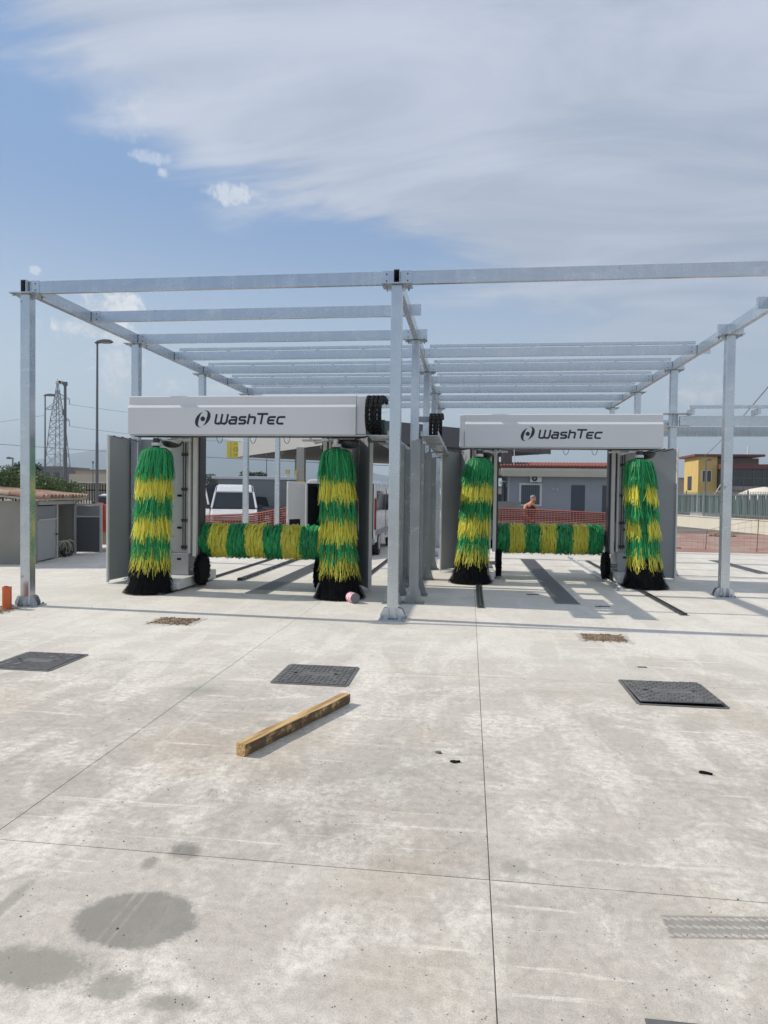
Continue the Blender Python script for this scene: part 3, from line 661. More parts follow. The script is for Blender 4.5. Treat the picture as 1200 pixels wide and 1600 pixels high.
# ============================================================ LETTERING
def stroke(b, pts, w_, lvl=0.):
    n = len(pts); P_ = [Vector((p[0], p[1])) for p in pts]; L_ = []
    for i in range(n):
        d1 = (P_[i] - P_[i - 1]).normalized() if i else None; d2 = (P_[i + 1] - P_[i]).normalized() if i < n - 1 else None
        if d1 is None: nn = Vector((-d2.y, d2.x)); k = 1
        elif d2 is None: nn = Vector((-d1.y, d1.x)); k = 1
        else:
            a_ = Vector((-d1.y, d1.x)); c_ = Vector((-d2.y, d2.x)); nn = (a_ + c_).normalized(); k = min(1.6, 1 / max(.4, nn.dot(a_)))
        L_.append((P_[i] + nn * w_ / 2 * k, P_[i] - nn * w_ / 2 * k))
    vs = [];
    for a_, c_ in L_: vs += [(a_.x, a_.y, lvl), (c_.x, c_.y, lvl), (a_.x, a_.y, -1), (c_.x, c_.y, -1)]
    fs = []
    for i in range(n - 1):
        o_ = 4 * i; fs += [(o_, o_ + 1, o_ + 5, o_ + 4), (o_, o_ + 4, o_ + 6, o_ + 2), (o_ + 1, o_ + 3, o_ + 7, o_ + 5)]
    fs += [(0, 2, 3, 1), (4 * n - 4, 4 * n - 3, 4 * n - 1, 4 * n - 2)]
    b.add(vs, fs)
def arcq(p, c, q, n=4): return [((1 - t) ** 2 * p[0] + 2 * t * (1 - t) * c[0] + t * t * q[0], (1 - t) ** 2 * p[1] + 2 * t * (1 - t) * c[1] + t * t * q[1]) for t in [i / n for i in range(n + 1)]]
LET = {
 'W': [[(0, 1)] + arcq((0, .22), (0, 0), (.2, 0)) + [(.34, 0)] + arcq((.34, 0), (.52, 0), (.52, .2)) + [(.52, 1)], [(.50, .2)] + arcq((.53, .2), (.55, 0), (.72, 0)) + [(.86, 0)] + arcq((.86, 0), (1.04, 0), (1.04, .22)) + [(1.04, 1)]],
 'a': [[(.06, .68)] + arcq((.46, .68), (.60, .68), (.60, .52)) + [(.60, 0)] + [(.15, 0)] + arcq((.15, 0), (0, 0), (0, .19)) + arcq((0, .19), (0, .38), (.15, .38)) + [(.55, .38)]],
 's': [[(.62, .68)] + arcq((.16, .68), (.02, .68), (.02, .52)) + arcq((.02, .5), (.02, .36), (.16, .36)) + [(.46, .34)] + arcq((.46, .34), (.60, .34), (.60, .18)) + arcq((.60, .18), (.60, 0), (.46, 0)) + [(0, 0)]],
 'h': [[(0, 1), (0, -.06)], [(.04, .68)] + arcq((.42, .68), (.58, .68), (.58, .5)) + [(.58, -.06)]],
 'T': [[(-.12, 1), (.86, 1)], [(.37, .95), (.37, -.06)]],
 'e': [[(.64, .68)] + arcq((.22, .68), (0, .68), (0, .46)) + arcq((0, .22), (0, 0), (.22, 0)) + [(.62, 0)], [(.03, .34), (.56, .34)]],
 'c': [[(.66, .68)] + arcq((.22, .68), (0, .68), (0, .46)) + arcq((0, .22), (0, 0), (.22, 0)) + [(.60, 0)]]}
def logo(parent, x, y, z, h, w_total):
    k = Matrix.Translation((x, y, z)) @ Matrix.Rotation(rad(90), 4, 'X')
    def mk(nm, b, dep=.0025): 
        ob = b.build(nm, INK, parent); return ob
    sh = .2; cur = 0; adv = [('W', 1.30), ('a', .86), ('s', .86), ('h', .82), ('T', .98), ('e', .84), ('c', .66)]; tot = sum(a for _, a in adv); sx_ = w_total / (tot * h)
    for ch, a in adv:
        b = MB()
        for li, st in enumerate(LET[ch]): stroke(b, [((cur + p[0]) * sx_ + p[1] * sh, p[1]) for p in st], .215, li * .2)
        b.v = [tuple(k @ Vector((v[0] * h, v[1] * h, .0022 + (v[2] * .0012 if v[2] >= 0 else -.0018)))) for v in b.v]; mk('letter', b); cur += a
    # emblem: two crescents and a dot
    e = h * 1.75; ex = x - e * .76; ez = z - h * .375
    ke = Matrix.Translation((ex, y, ez + e / 2)) @ Matrix.Rotation(rad(90), 4, 'X')
    for s_ in (-1, 1):
        b = MB(); n = 22
        for i in range(n + 1):
            t_ = i / n; th = rad(-78 + 180 * t_); thk = .36 * math.sin(math.pi * t_ ** .85) ** .9 * .62
            ox, oy = .42 * math.cos(th), .46 * math.sin(th); ix, iy = (.42 - thk) * math.cos(th), (.46 - thk * .5) * math.sin(th)
            for (ax, ay) in ((ox, oy), (ix, iy)):
                ax += .03; ay += .045; ax, ay = ax + ay * .30, ay
                ax *= s_; ay *= s_; b.v += [tuple(ke @ Vector((ax * e, ay * e, .0022))), tuple(ke @ Vector((ax * e, ay * e, .0004)))]
        for i in range(n):
            o_ = i * 4; b.f += [(o_, o_ + 2, o_ + 6, o_ + 4), (o_, o_ + 4, o_ + 5, o_ + 1), (o_ + 2, o_ + 3, o_ + 7, o_ + 6)]
        mk('emblem_crescent', b)
    b = MB(); b.cyl((0, 0, .0004), (0, 0, .0022), e * .145, n=24); b.v = [tuple(ke @ Vector(v)) for v in b.v]; mk('emblem_dot', b)

# ============================================================ WASH MACHINES
def machine(ox, oy, hx0, hx1, faceR, label, sl, sr, side, lx, lw):
    """geometry in left-machine coordinates shifted by (ox, oy)"""
    t = thing('car_wash_gantry', label, 'car wash machine', (-3.5 + ox, 10.7 + oy, 0), 'roll over car wash machines')
    def P(b, nm, m_, par=t, **k): b.v = [(v[0] + 3.5, v[1] - 10.7, v[2]) for v in b.v]; return b.build(nm, m_, par, **k)
    yf = 10.15
    hx0 -= ox; hx1 -= ox; faceR -= ox; faceL = hx0 + (.0 if side == 'L' else .10)
    hd = P(MB().prism([(yf, 2.50), (yf, 2.915), (yf + .045, 2.965), (yf + .045, 3.09), (yf + .06, 3.105), (yf + 1.0, 3.105), (yf + 1.0, 2.61), (yf + .3, 2.50)], faceL, faceR, 'x'), 'header_cover', WHITE, bevel=.006)
    P(MB().prism([(yf + .0455, 2.505), (yf + .0455, 2.92), (yf + .05, 3.085), (yf + .065, 3.1), (yf + .99, 3.1), (yf + .99, 2.612), (yf + .3, 2.503)], faceR + .001 if side == 'L' else hx0, hx1 if side == 'L' else faceL - .001, 'x'), 'end_cover', WHITE, bevel=.01)
    P(MB().box(hx0 + .03, hx1 - .03, yf + .015, yf + .06, 2.478, 2.4985), 'header_rim', GREYL)
    P(MB().box(hx0 + .06, hx1 - .06, yf + .08, yf + .28, 2.47, 2.4975), 'carriage_rail', DARK)
    q = MB()
    for k in range(4): x = hx0 + .5 + k * .62 + R.uniform(-.1, .1); q.box(x, x + .14 + .1 * (k % 2), yf + .3, yf + .5, 3.106, 3.122)
    P(q, 'roof_fitting', DARK)
    logo_y = yf - .0005
    # logo parts are children of the header
    hl = lx - ox; before = set(COL.objects)
    logo(t, hl + 3.5, logo_y - 10.7, 2.665, .148, lw)
    for ob in set(COL.objects) - before: ob.parent = hd
    # hanging cable loops
    for fx in (.42, .56, .70):
        x = hx0 + (hx1 - hx0) * fx - .1; lp = MB(); lp.tube([Vector((x + .05 * math.cos(a), yf + .012, 2.478 + .115 * math.sin(a))) for a in [math.pi + math.pi * i / 10 for i in range(11)]], .0045, 5); P(lp, 'cable_loop', DARK)
    # columns
    for s_, cx in ((-1, -4.83), (1, -2.10)):
        xo, xi = (cx - .19, cx + .15)
        if s_ > 0: xo, xi = cx + .19, cx - .15
        a, c = min(xo, xi), max(xo, xi)
        yc = 10.95
        P(MB().box(a, c, yc, yc + .62, .57, 2.585), 'column', GREYL, bevel=.01)
        P(MB().box(a, c, yc - .02, yc + .64, .20, .565), 'motor_box', GREYL, bevel=.008)
        ft = MB(); f0, f1 = (a + .03, c + .10) if s_ < 0 else (a - .10, c - .03)
        ft.prism([(yc - .60, .035), (yc - .60, .14), (yc - .46, .195), (yc + 1.0, .195), (yc + 1.0, .035)], f0, f1, 'x'); P(ft, 'foot_beam', WHITE2, bevel=.015)
        for wy in (yc - .35, yc + .75): P(MB().cyl((f0 + .06, wy, .05), (f1 - .06, wy, .05), .042, n=14), 'wheel', DARK)
        sl_ = MB()
        for zz in (1.52, .98, .45): sl_.box(cx - .05, cx + .02, yc - .024, yc - .0205 if zz < .5 else yc - .0005, zz, zz + .035)
        P(sl_, 'slot', BLACK)
        scw = MB()
        for k in range(9): scw.cyl((cx - .14 * s_ * -1, yc - .0205 if k == 0 else yc - .003, .35 + k * .25), (cx - .14 * s_ * -1, yc - .023, .35 + k * .25), .007, n=6)
        P(scw, 'screw', DARK)
        # inner guide rails, cable pipes and dark channel on the inner side
        ix = c if s_ < 0 else a; d = 1 if s_ < 0 else -1
        def bx(x0, x1, y0, y1, z0, z1, nm, m_):
            x0, x1 = sorted((ix + d * x0, ix + d * x1)); return P(MB().box(x0, x1, y0, y1, z0, z1), nm, m_, bevel=.003)
        bx(.001, .035, yc - .05, yc + .5, .57, 2.56, 'guide_rail', WHITE2); bx(.037, .07, yc + .1, yc + .5, .57, 2.56, 'channel', BLACK)
        bx(.072, .135, yc - .03, yc + .35, .52, 2.56, 'guide_rail', WHITE2); bx(.137, .17, yc + .05, yc + .3, .2, 2.56, 'channel', DARK)
        pp_ = MB(); pp_.cyl((ix - d * .045, yc - .055, .62), (ix - d * .045, yc - .055, 2.43), .013, n=8); pp_.cyl((ix - d * .085, yc - .055, .62), (ix - d * .085, yc - .055, 2.43), .010, n=8)
        for zz in (.65, 1.1, 1.62, 2.2): pp_.box(ix - d * .06 - .05, ix - d * .06 + .05, yc - .075, yc - .042, zz, zz + .05)
        P(pp_, 'pipe_run', DARK)
        # bearing block of the horizontal brush
        bx(.06, .19, yc + .15, yc + .45, .66, .95, 'bearing_block', DARK); bx(.04, .12, yc + .05, yc + .16, .75, 1.12, 'cable_bracket', GREYL)
        # wheel brush disc
        wx0 = ix + d * .06; px_ = ix + d * (.20 if s_ < 0 else .20); rr = random.Random(5 + s_); wd = MB(); n = 1300
        Rd = .27; cy_, cz_ = yc + .08, .29
        for k in range(n):
            a_ = 6.2832 * rr.random(); r0 = .04; r1 = Rd * rr.uniform(.9, 1.03); xs_ = px_ + d * rr.uniform(-.055, .055)
            e1 = Vector((px_ + (xs_ - px_) * .7, cy_ + r0 * math.cos(a_), cz_ + r0 * math.sin(a_))); e2 = Vector((xs_, cy_ + r1 * math.cos(a_), max(.004, cz_ + r1 * math.sin(a_)))); wd.ribbon([e1, e1.lerp(e2, .5), e2], [.008, .010, .006], Vector((rr.uniform(-.6, .6), -math.sin(a_), math.cos(a_))).normalized())
        P(wd, 'wheel_brush', BLKB, kind='stuff'); P(MB().cyl((px_ - .05, cy_, cz_), (px_ + .05, cy_, cz_), Rd * .84, n=22), 'wheel_brush_core', BLKB)
        P(MB().cyl((ix, cy_, cz_), (px_, cy_, cz_), .035, n=8), 'brush_arm', GREYL)
        # brush drive: motor, domed guard, arms under the header
        bxx = -4.93 if s_ < 0 else -2.03; byy = 10.27
        gd = bxx + (.15 if s_ < 0 else .15)
        dm = MB(); nn = 16
        dm.lathe([(.17, 0), (.165, -.05), (.13, -.10), (.07, -.125), (.01, -.13)], (gd, byy + .22, 2.44), n=nn); P(dm, 'drive_guard', DARK, smooth=True)
        P(MB().cyl((bxx - .02, byy, 2.36), (bxx - .02, byy, 2.44), .035, n=10), 'coupling', WHITE2)
        ar = MB(); ar.box(bxx - .02, bxx + .55 * (1 if s_ < 0 else -1) if s_ < 0 else bxx + .02, byy + .02, byy + .06, 2.405, 2.438) if s_ < 0 else ar.box(bxx - .55, bxx + .02, byy + .02, byy + .06, 2.405, 2.438); P(ar, 'swing_arm', GREYL)
        h_ = MB()
        for k in range(3): y_ = byy - .04 + k * .05; h_.tube([Vector((bxx - .5 * s_ * -1 * -1 if False else bxx + (.42 if s_ < 0 else -.42), y_, 2.45)), Vector((bxx + (.34 if s_ < 0 else -.34), y_ - .02, 2.40 - .015 * k)), Vector((bxx + (.2 if s_ < 0 else -.2), y_ - .03, 2.41)), Vector((bxx + (.06 if s_ < 0 else -.06), y_, 2.44))], .010, 6)
        h_.box(bxx + (.12 if s_ < 0 else -.22), bxx + (.22 if s_ < 0 else -.12), byy - .09, byy - .01, 2.41, 2.438); P(h_, 'hose', GREYL)
        # small clamp bracket at the tail of each foot
        P(MB().prism([(yc - .70, .03), (yc - .70, .09), (yc - .62, .12), (yc - .602, .12), (yc - .602, .03)], f0 + .06, f1 - .05, 'x'), 'buffer', GREYL, bevel=.005)
    # splash guards
    def panel(pts, z0, z1, nm='splash_guard', th=.012):
        b = MB()
        for (p, q) in zip(pts, pts[1:]):
            p_ = Vector((p[0] - ox, p[1] - oy, 0)); q_ = Vector((q[0] - ox, q[1] - oy, 0)); d_ = (q_ - p_).normalized(); nn = Vector((-d_.y, d_.x, 0)) * th / 2
            vs = [p_ - nn, q_ - nn, q_ + nn, p_ + nn]; b.add([(v.x, v.y, z) for z in (z0, z1) for v in vs], [(3, 2, 1, 0), (4, 5, 6, 7), (0, 1, 5, 4), (1, 2, 6, 5), (2, 3, 7, 6), (3, 0, 4, 7)])
        return P(b, nm, GREYP)
    def strip(x, y, z0, z1, w_=.035): x -= ox; y -= oy; P(MB().box(x - w_ / 2, x + w_ / 2, y - .05, y + .012, z0, z1), 'guard_edge', WHITE2, bevel=.006)
    panel(sl, .05, 2.56); strip(sl[0][0] - .006, sl[0][1], .02, 2.57, .03)
    panel(sr, .05, 2.56); strip(sr[0][0] + .006, sr[0][1], .02, 2.57, .05 if side == 'L' else .03)
    for pts in (sl, sr):
        b = MB()
        for k in range(3):
            f = .15 + .3 * k; x = pts[0][0] + (pts[1][0] - pts[0][0]) * f - ox; y = pts[0][1] + (pts[1][1] - pts[0][1]) * f - oy; b.tube([Vector((x, y, 2.565)), Vector((x + (.22 if pts is sl else -.22), y - .12, 2.50))], .012, 6)
        P(b, 'guard_strut', DARK)
    t2 = t
    for ob in t2.children: pass
    return t
mL = machine(0, 0, -5.36, -1.54, -1.72, 'white car wash gantry on the left with black lettering on its header', [(-6.19, 11.08), (-6.12, 11.9), (-5.75, 12.0), (-5.0, 11.6)], [(-1.60, 11.0), (-2.02, 11.85), (-2.0, 11.6)], 'L', -3.93, 1.10)
mR = machine(5.07, 2.45, -.20, 3.40, 3.40, 'white car wash gantry on the right, farther back, with black lettering on its header', [(-.57, 14.2), (-.2, 14.7), (.0, 14.1)], [(3.98, 13.80), (3.50, 13.86), (3.2, 14.1)], 'R', 1.23, 1.10)

# energy chains beside the gantries
def chain(x, y, z, label, gb):
    t = thing('energy_chain', label, 'cable chain', (x, y, z), 'black looping cable chains')
    path = [(0.9, -.27), (.45, -.27), (.1, -.27)] + [(.1 - .30 * math.sin(a), -.27 * math.cos(a)) for a in [math.pi * i / 12 for i in range(1, 12)]] + [(.1, .27), (.4, .29), (.75, .27)]
    dn = [];
    for (a, b_) in zip(path, path[1:]):
        L_ = math.dist(a, b_); n = max(1, round(L_ / .085))
        for i in range(n): dn.append((a[0] + (b_[0] - a[0]) * i / n, a[1] + (b_[1] - a[1]) * i / n))
    for i in range(len(dn) - 1):
        (y0, z0), (y1, z1) = dn[i], dn[i + 1]; d = Vector((0, y1 - y0, z1 - z0)); L_ = d.length; d.normalize(); nn = Vector((1, 0, 0)).cross(d)
        M_ = Matrix((Vector((1, 0, 0)), d, nn)).transposed().to_4x4(); M_.translation = (0, y0, z0); b = MB()
        for xx in (-.118, -.045, .015, .082): b.box(xx, xx + .036, .002, L_ - .001, -.034, .034, M_)
        b.box(-.102, .104, .012, .03, -.024, -.018, M_); b.box(-.102, .104, .012, .03, .018, .024, M_)
        b.build('link', BLACK, t)
    hs = MB()
    for xx in (-.07, .0, .07): hs.tube([Vector((xx, p[0], p[1] * .95)) for p in path], .013, 6)
    hs.build('hose', DARK, t)
    if gb: MB().box(-.16, .10, .35, .6, -.36, -.03).build('end_bracket', mat('green_box', (.02, .06, .04), .6), t)
    MB().box(-.45, -.06, .6, .68, .20, .30).build('support_arm', G2, t)
chain(-1.40, 9.95, 2.77, 'black looping cable chain left of the middle canopy post', True)
chain(-.62, 12.4, 2.80, 'black looping cable chain just left of the right machine', False)

# ============================================================ LEFT SIDE: SHED, HEDGE
def shed():
    C_ = Vector((-9.24, 13.5, 0)); a = math.atan2(-.24, -.97)  # local x: along front wall to the left, local y: along side wall
    t = thing('shed', 'low plastered shed with clay tile roof and open metal door', 'shed', C_)
    M_ = Matrix(((-.97, -.24, 0, 0), (-.24, .97, 0, 0), (0, 0, 1, 0), (0, 0, 0, 1)))
    def P(b, nm, m_, par=t, **k): b.v = [tuple(M_ @ Vector(v)) for v in b.v]; return b.build(nm, m_, par, **k)
    # side wall is open at the back half
    P(MB().box(0, 4.2, 0, .12, 0, 1.36), 'wall', PLASTER); P(MB().box(.02, .12, .121, .25, 0, 1.36), 'wall', PLASTER)
    P(MB().box(0, 4.2, 2.62, 2.74, 0, 1.30), 'wall', PLASTER); P(MB().box(1.6, 1.7, .121, 2.619, 0, 1.30), 'back_wall', PLASTER); P(MB().box(0, .12, .121, 2.74, 1.30, 1.359) if False else MB().box(.0, .10, .26, 2.61, 1.27, 1.345), 'lintel', mat('grey_paint', (.42, .42, .40), .7))
    P(MB().box(.11, 1.59, 1.42, 1.48, 0, 1.29), 'partition', PLASTER)
    P(MB().box(.0, .22, -.012, -.001, .38, .46), 'vent', DARK)
    dm = mat('grey_metal_door', (.34, .36, .37), .5, .3, .12, 3); dk = mat('dark_panel', (.07, .075, .085), .6)
    d = P(MB().box(.03, .05, .27, 1.36, .04, .92), 'door', dm); P(MB().box(.03, .05, .27, 1.36, .96, 1.24), 'door', mat('door_upper', (.20, .22, .23), .5, .2))
    fr = MB(); fr.box(.0, .06, 1.37, 1.44, .02, 1.26); fr.box(.0, .06, .27, 1.36, .922, .958); P(fr, 'door_frame', mat('grey_paint', (.42, .42, .40), .7))
    P(MB().box(-.03, -.001, 1.26, 1.34, .56, .60), 'door_handle', DARK, d)
    # open leaf swung outwards
    lf = MB(); lf.box(-.60, -.04, 2.60, 2.63, .05, .93); o_ = P(lf, 'door_leaf', dk)
    f2 = MB(); f2.box(-.66, -.605, 2.585, 2.64, .03, 1.27); f2.box(-.60, .0, 2.585, 2.64, 1.22, 1.27); f2.box(-.04, .02, 2.585, 2.64, .03, 1.215); f2.box(-.60, -.045, 2.585, 2.64, .935, .96); P(f2, 'leaf_frame', GREYL)
    P(MB().box(-.60, -.045, 2.605, 2.62, .965, 1.215), 'leaf_panel', mat('leaf_grey', (.22, .23, .23), .5, .3))
    # roof deck and tiles, eave over the side wall, rising to the left
    sl = .09; deck = MB(); deck.add([M_ @ Vector((x, y, 1.372 + (x + .22) * sl + dz)) for dz in (0, .04) for (x, y) in ((-.18, -.25), (-.18, 2.95), (1.75, 2.95), (1.75, -.25))], [(3, 2, 1, 0), (4, 5, 6, 7), (0, 1, 5, 4), (1, 2, 6, 5), (2, 3, 7, 6), (3, 0, 4, 7)])
    deck.build('roof_deck', mat('roof_mortar', (.40, .36, .31), .9), t)
    tm = MB(); n = 7; Lt = .40
    for (x, r_) in ((0, .104), (Lt, .085)):
        for rr in (r_, r_ - .014):
            for i in range(n + 1): th = math.pi * i / n; tm.v.append((x, rr * math.cos(th), rr * math.sin(th) * .85))
    k_ = n + 1
    for i in range(n): tm.f += [(i, i + 1, 2 * k_ + i + 1, 2 * k_ + i), (k_ + i, 3 * k_ + i, 3 * k_ + i + 1, k_ + i + 1), (i, k_ + i, k_ + i + 1, i + 1), (2 * k_ + i, 2 * k_ + i + 1, 3 * k_ + i + 1, 3 * k_ + i)]
    tmes = [tm.mesh('tile', TERRA), tm.mesh('tile', mat('terracotta_pale', (.46, .33, .25), .9, 0, .25, 9)), tm.mesh('tile', mat('terracotta_brown', (.25, .155, .115), .9, 0, .3, 9))]
    rz_ = math.atan2(-.24, -.97)
    for j in range(14):
        for i in range(6):
            x = -.26 + i * .34; y = -.17 + j * .226; z = 1.40 + (x + .22) * sl + .018
            mw = M_ @ (Matrix.Translation((x, y + R.uniform(-.008, .008), z + .012 * 1)) @ Matrix.Rotation(-math.atan(sl) - .03, 4, 'Y') @ Matrix.Rotation(R.uniform(-.03, .03), 4, 'Z'))
            mw = mw @ Matrix.Diagonal((1, 1, 1, 1)); ob = inst('tile', R.choice(tmes), t); ob.matrix_local = mw
    # hoses heaped in the doorway
shed()
hc = thing('hose_coil', 'heap of coiled pale garden hose inside the open shed', 'hose', (-9.62, 15.4, 0))
b = MB()
for k in range(7):
    r_ = .15 + .06 * R.random(); c_ = Vector((-.12 + .08 * R.random() * k / 3, R.uniform(-.25, .2), .2)); tl = R.uniform(-.5, .5); pts = []
    for i in range(19): a = 6.283 * i / 18; pts.append(c_ + Vector((.25 * r_ * math.cos(a) + .05 * tl, r_ * math.cos(a + tl), max(-.18, r_ * math.sin(a)))))
    b.tube(pts, .012, 6)
b.build('coil', mat('pale_hose', (.36, .38, .26), .6), hc)
b = MB()
for k in range(14): b.box(-.02, .02, -.10, .10, -.04, .04, Matrix.Translation((-.1 + R.uniform(-.12, .1), R.uniform(-.35, .3), .05 + R.random() * .12)) @ Matrix.Rotation(R.random() * 3, 4, Vector((R.random(), R.random(), R.random() + .1))))
b.build('debris', DARK, hc)

def leaves(b, c, rx, ry, rz_, n, s0, s1, rr, shell=.55):
    for k in range(n):
        while True:
            v = Vector((rr.uniform(-1, 1), rr.uniform(-1, 1), rr.uniform(-1, 1)))
            if shell < v.length < 1: break
        p = Vector((c[0] + v.x * rx, c[1] + v.y * ry, c[2] + v.z * rz_)); s_ = rr.uniform(s0, s1)
        a = Vector((rr.gauss(0, 1), rr.gauss(0, 1), rr.gauss(0, .8))).normalized(); d = a.orthogonal().normalized(); d = (d + .5 * a.cross(d) * rr.uniform(-1, 1)).normalized(); e = a.cross(d).normalized()
        b.add([p - d * s_, p + e * s_ * .45, p + d * s_, p - e * s_ * .45], [(0, 1, 2, 3)])
LEAF = mat('hedge_leaf', (.10, .155, .035), .5, 0, .2, 5, island=.6)
LEAFD = mat('dark_leaf', (.03, .05, .02), .6, 0, .2, 5, island=.6)
BARK = mat('bark', (.10, .075, .05), .9)
def hedge():
    rr = random.Random(3); t = thing('hedge', 'leafy green hedge growing along the top of the tiled shed', 'hedge', (-12, 16, 0))
    b = MB()
    for k in range(26):
        f = k / 25; g_ = f * 1.5 - .5; x = -11.7 + .9 * g_ + rr.uniform(-.15, .15); y = 14.8 + 2.5 * g_ + rr.uniform(-.15, .15); z = 1.80 - .30 * max(0, g_) ** 2 + rr.uniform(-.05, .07); r_ = .30 + rr.random() * .12
        leaves(b, (x + 12, y - 16, z), r_ * 1.3, r_ * 1.2, r_, 620, .022, .045, rr, .2)
    for k in range(70):
        f = rr.uniform(-.5, .95); x = -11.7 + .9 * f; y = 14.8 + 2.5 * f; z = 2.1 - .34 * max(0, f) ** 2; leaves(b, (x + 12, y - 16, z + rr.uniform(0, .08)), .06, .06, .10, 9, .022, .045, rr, 0)
    b.build('foliage', LEAF, t, kind='stuff')
    b = MB()
    for k in range(12): f = k / 11 * 1.4 - .5; x = .3 + .9 * f; y = -1.2 + 2.5 * f; b.cyl((x, y, 0), (x + .05, y, 1.5 - .3 * max(0, f)), .035, .02, n=6)
    b.build('stem', BARK, t)
    pass
hedge()
b = MB().prism([(-.22, 0), (.22, 0), (.16, .72), (.05, .78), (-.08, .78), (-.18, .7)], -.06, .06, 'y')
rc = thing('red_barrow', 'red plastic tub tipped upright beside the open shed door', 'tub', (-9.86, 17.2, .5)); b.build('tub', mat('red_plastic', (.5, .06, .03), .45), rc, bevel=.03)
MB().box(-.16, .30, .0, .06, -.35, .02).build('board', mat('tan_board', (.45, .36, .26), .8), rc); MB().tube([Vector((-.2, 0, -.49)), Vector((-.05, 0, 0))], .02).tube([Vector((.25, .1, -.49)), Vector((.2, 0, 0))], .02).build('leg', DARK, rc)
tag(MB().prism([(-.5, -.25), (.5, -.22), (.42, .22), (-.4, .25)], 0, .10, 'z').build('concrete_block', CREAM, None, loc=(-9.15, 16.9, 0), bevel=.01), 'pale low block on the slab beyond the open shed door', 'block')

# ============================================================ POLES, PYLON, CABLES
POLE = mat('pole_steel', (.16, .17, .18), .5, .5)
def lamp(x, y, h, arm, label, r=.06, gname='street lamps on tall poles'):
    t = thing('street_lamp', label, 'street lamp', (x, y, 0), gname)
    MB().cyl((0, 0, 0), (0, 0, h * .45), r * 1.25, r * 1.15, n=10).cyl((0, 0, h * .45), (0, 0, h - .06), r, r * .75, n=10).build('pole', POLE, t)
    s_ = 1 if arm > 0 else -1
    MB().prism([(-.12 * s_, h - .07), (.05 * s_, h + .06), (.35 * s_, h + .11), (arm - .1 * s_, h + .09), (arm, h + .0), (arm - .06 * s_, h - .045), (.1 * s_, h - .05)], -.11, .11, 'y').build('lamp_head', POLE, t, bevel=.02)
    MB().box(min(.25 * s_, arm - .1 * s_), max(.25 * s_, arm - .1 * s_), -.09, .09, h - .075, h - .047).build('diffuser', mat('lamp_glass', (.4, .4, .38), .3), t)
lamp(-17.36, 30, 8.55, .76, 'tall single headed street lamp behind the shed, the nearer one')
lamp(-31.3, 47, 8.62, .80, 'smaller distant street lamp left of the lattice pylon')
lamp(-37.5, 52, 4.2, -.55, 'short distant lamp on a pole at the far left above the hedge', .07)
lamp(-22.9, 75, 6.4, 1.2, 'thin distant lamp pole under the fuel station canopy', .05)
lamp(21.6, 66, 5.2, .5, 'pale slim street lamp in front of the yellow house', .07)
t = thing('camera_pole', 'dark pole with a white security camera, right of the pylon', 'camera pole', (-17.7, 28, 0))
MB().cyl((0, 0, 0), (0, 0, 3.4), .085, .08, n=12).cyl((0, 0, 3.4), (0, 0, 6.2), .062, .058, n=12).build('pole', POLE, t)
MB().cyl((0, 0, 6.2), (0, 0, 6.36), .10, n=10).cyl((-.14, 0, 6.3), (0, 0, 6.3), .03, n=6).build('bracket', POLE, t)
MB().box(-.42, -.12, -.09, .09, 6.27, 6.42).build('camera_housing', WHITE2, t, bevel=.03); MB().cyl((-.19, -.13, 6.35), (-.19, -.09, 6.35), .05, n=10).build('lens', BLACK, t)
MB().box(-.05, .07, -.14, -.06, 4.9, 5.15).build('junction_box', POLE, t)
def pylon():
    X0, Y_ = -136.7, 212; t = thing('pylon', 'tall lattice electricity pylon behind the shed', 'pylon', (X0, Y_, 0)); b = MB()
    hw = lambda z: 3.0 * (1 - z / 39) ** 1.05 + .55 if z < 27 else max(.12, 1.25 * (38.5 - z) / 11)
    def bar(p, q, r_=.09): b.cyl(p, q, r_, n=4, cap=False)
    zs = [0, 5, 9.5, 13.5, 17, 20, 22.5, 24.8, 27, 29, 31, 33, 35]
    for z0, z1 in zip(zs, zs[1:]):
        a, c = hw(z0), hw(z1); K0 = [(-a, -a), (a, -a), (a, a), (-a, a)]; K1 = [(-c, -c), (c, -c), (c, c), (-c, c)]
        for i in range(4):
            j = (i + 1) % 4; bar((*K0[i], z0), (*K1[i], z1), .13); bar((*K0[i], z0), (*K1[j], z1), .06); bar((*K0[j], z0), (*K1[i], z1), .06); bar((*K1[i], z1), (*K1[j], z1), .06)
    for i in range(4): a = hw(35); K = [(-a, -a), (a, -a), (a, a), (-a, a)][i]; bar((*K, 35), (0, 0, 38.6), .1)
    b.build('lattice_tower', POLE, t); b = MB()
    for z, L_ in ((24.8, 4.2), (28.5, -4.6), (32, 4.2)):
        s_ = 1 if L_ > 0 else -1; a = hw(z); 
        for q in (-a, a): bar((s_ * a, q, z), (L_, 0, z), .08); bar((s_ * hw(z + 1.8), q, z + 1.8), (L_, 0, z + .1), .08)
        for f in (.33, .66): bar((s_ * a + (L_ - s_ * a) * f, 0, z), (s_ * a + (L_ - s_ * a) * f, 0, z + 1.8 * (1 - f)), .06)
        bar((L_, 0, z), (L_, 0, z - 1.8), .12)
    b.build('cross_arm', POLE, t)
pylon()
def cable(p, q, sag, r_, label):
    p = Vector(p); q = Vector(q); n = 24; pts = [p.lerp(q, i / n) - Vector((0, 0, 4 * sag * (i / n) * (1 - i / n))) for i in range(n + 1)]
    m_ = (p + q) / 2; b = MB().tube([v - m_ for v in pts], r_, 4); tag(b.build('power_cable', POLE, None, loc=m_), label, 'cable', 'overhead cables')
cable((-60, 62, 7.0), (-5, 62, 4.2), .3, .03, 'thick overhead cable crossing low behind the shed and lamp poles')
cable((-141.3, 212, 26.6), (-260, 170, 19), 5, .06, 'thin power line running left from the pylon lower arm')
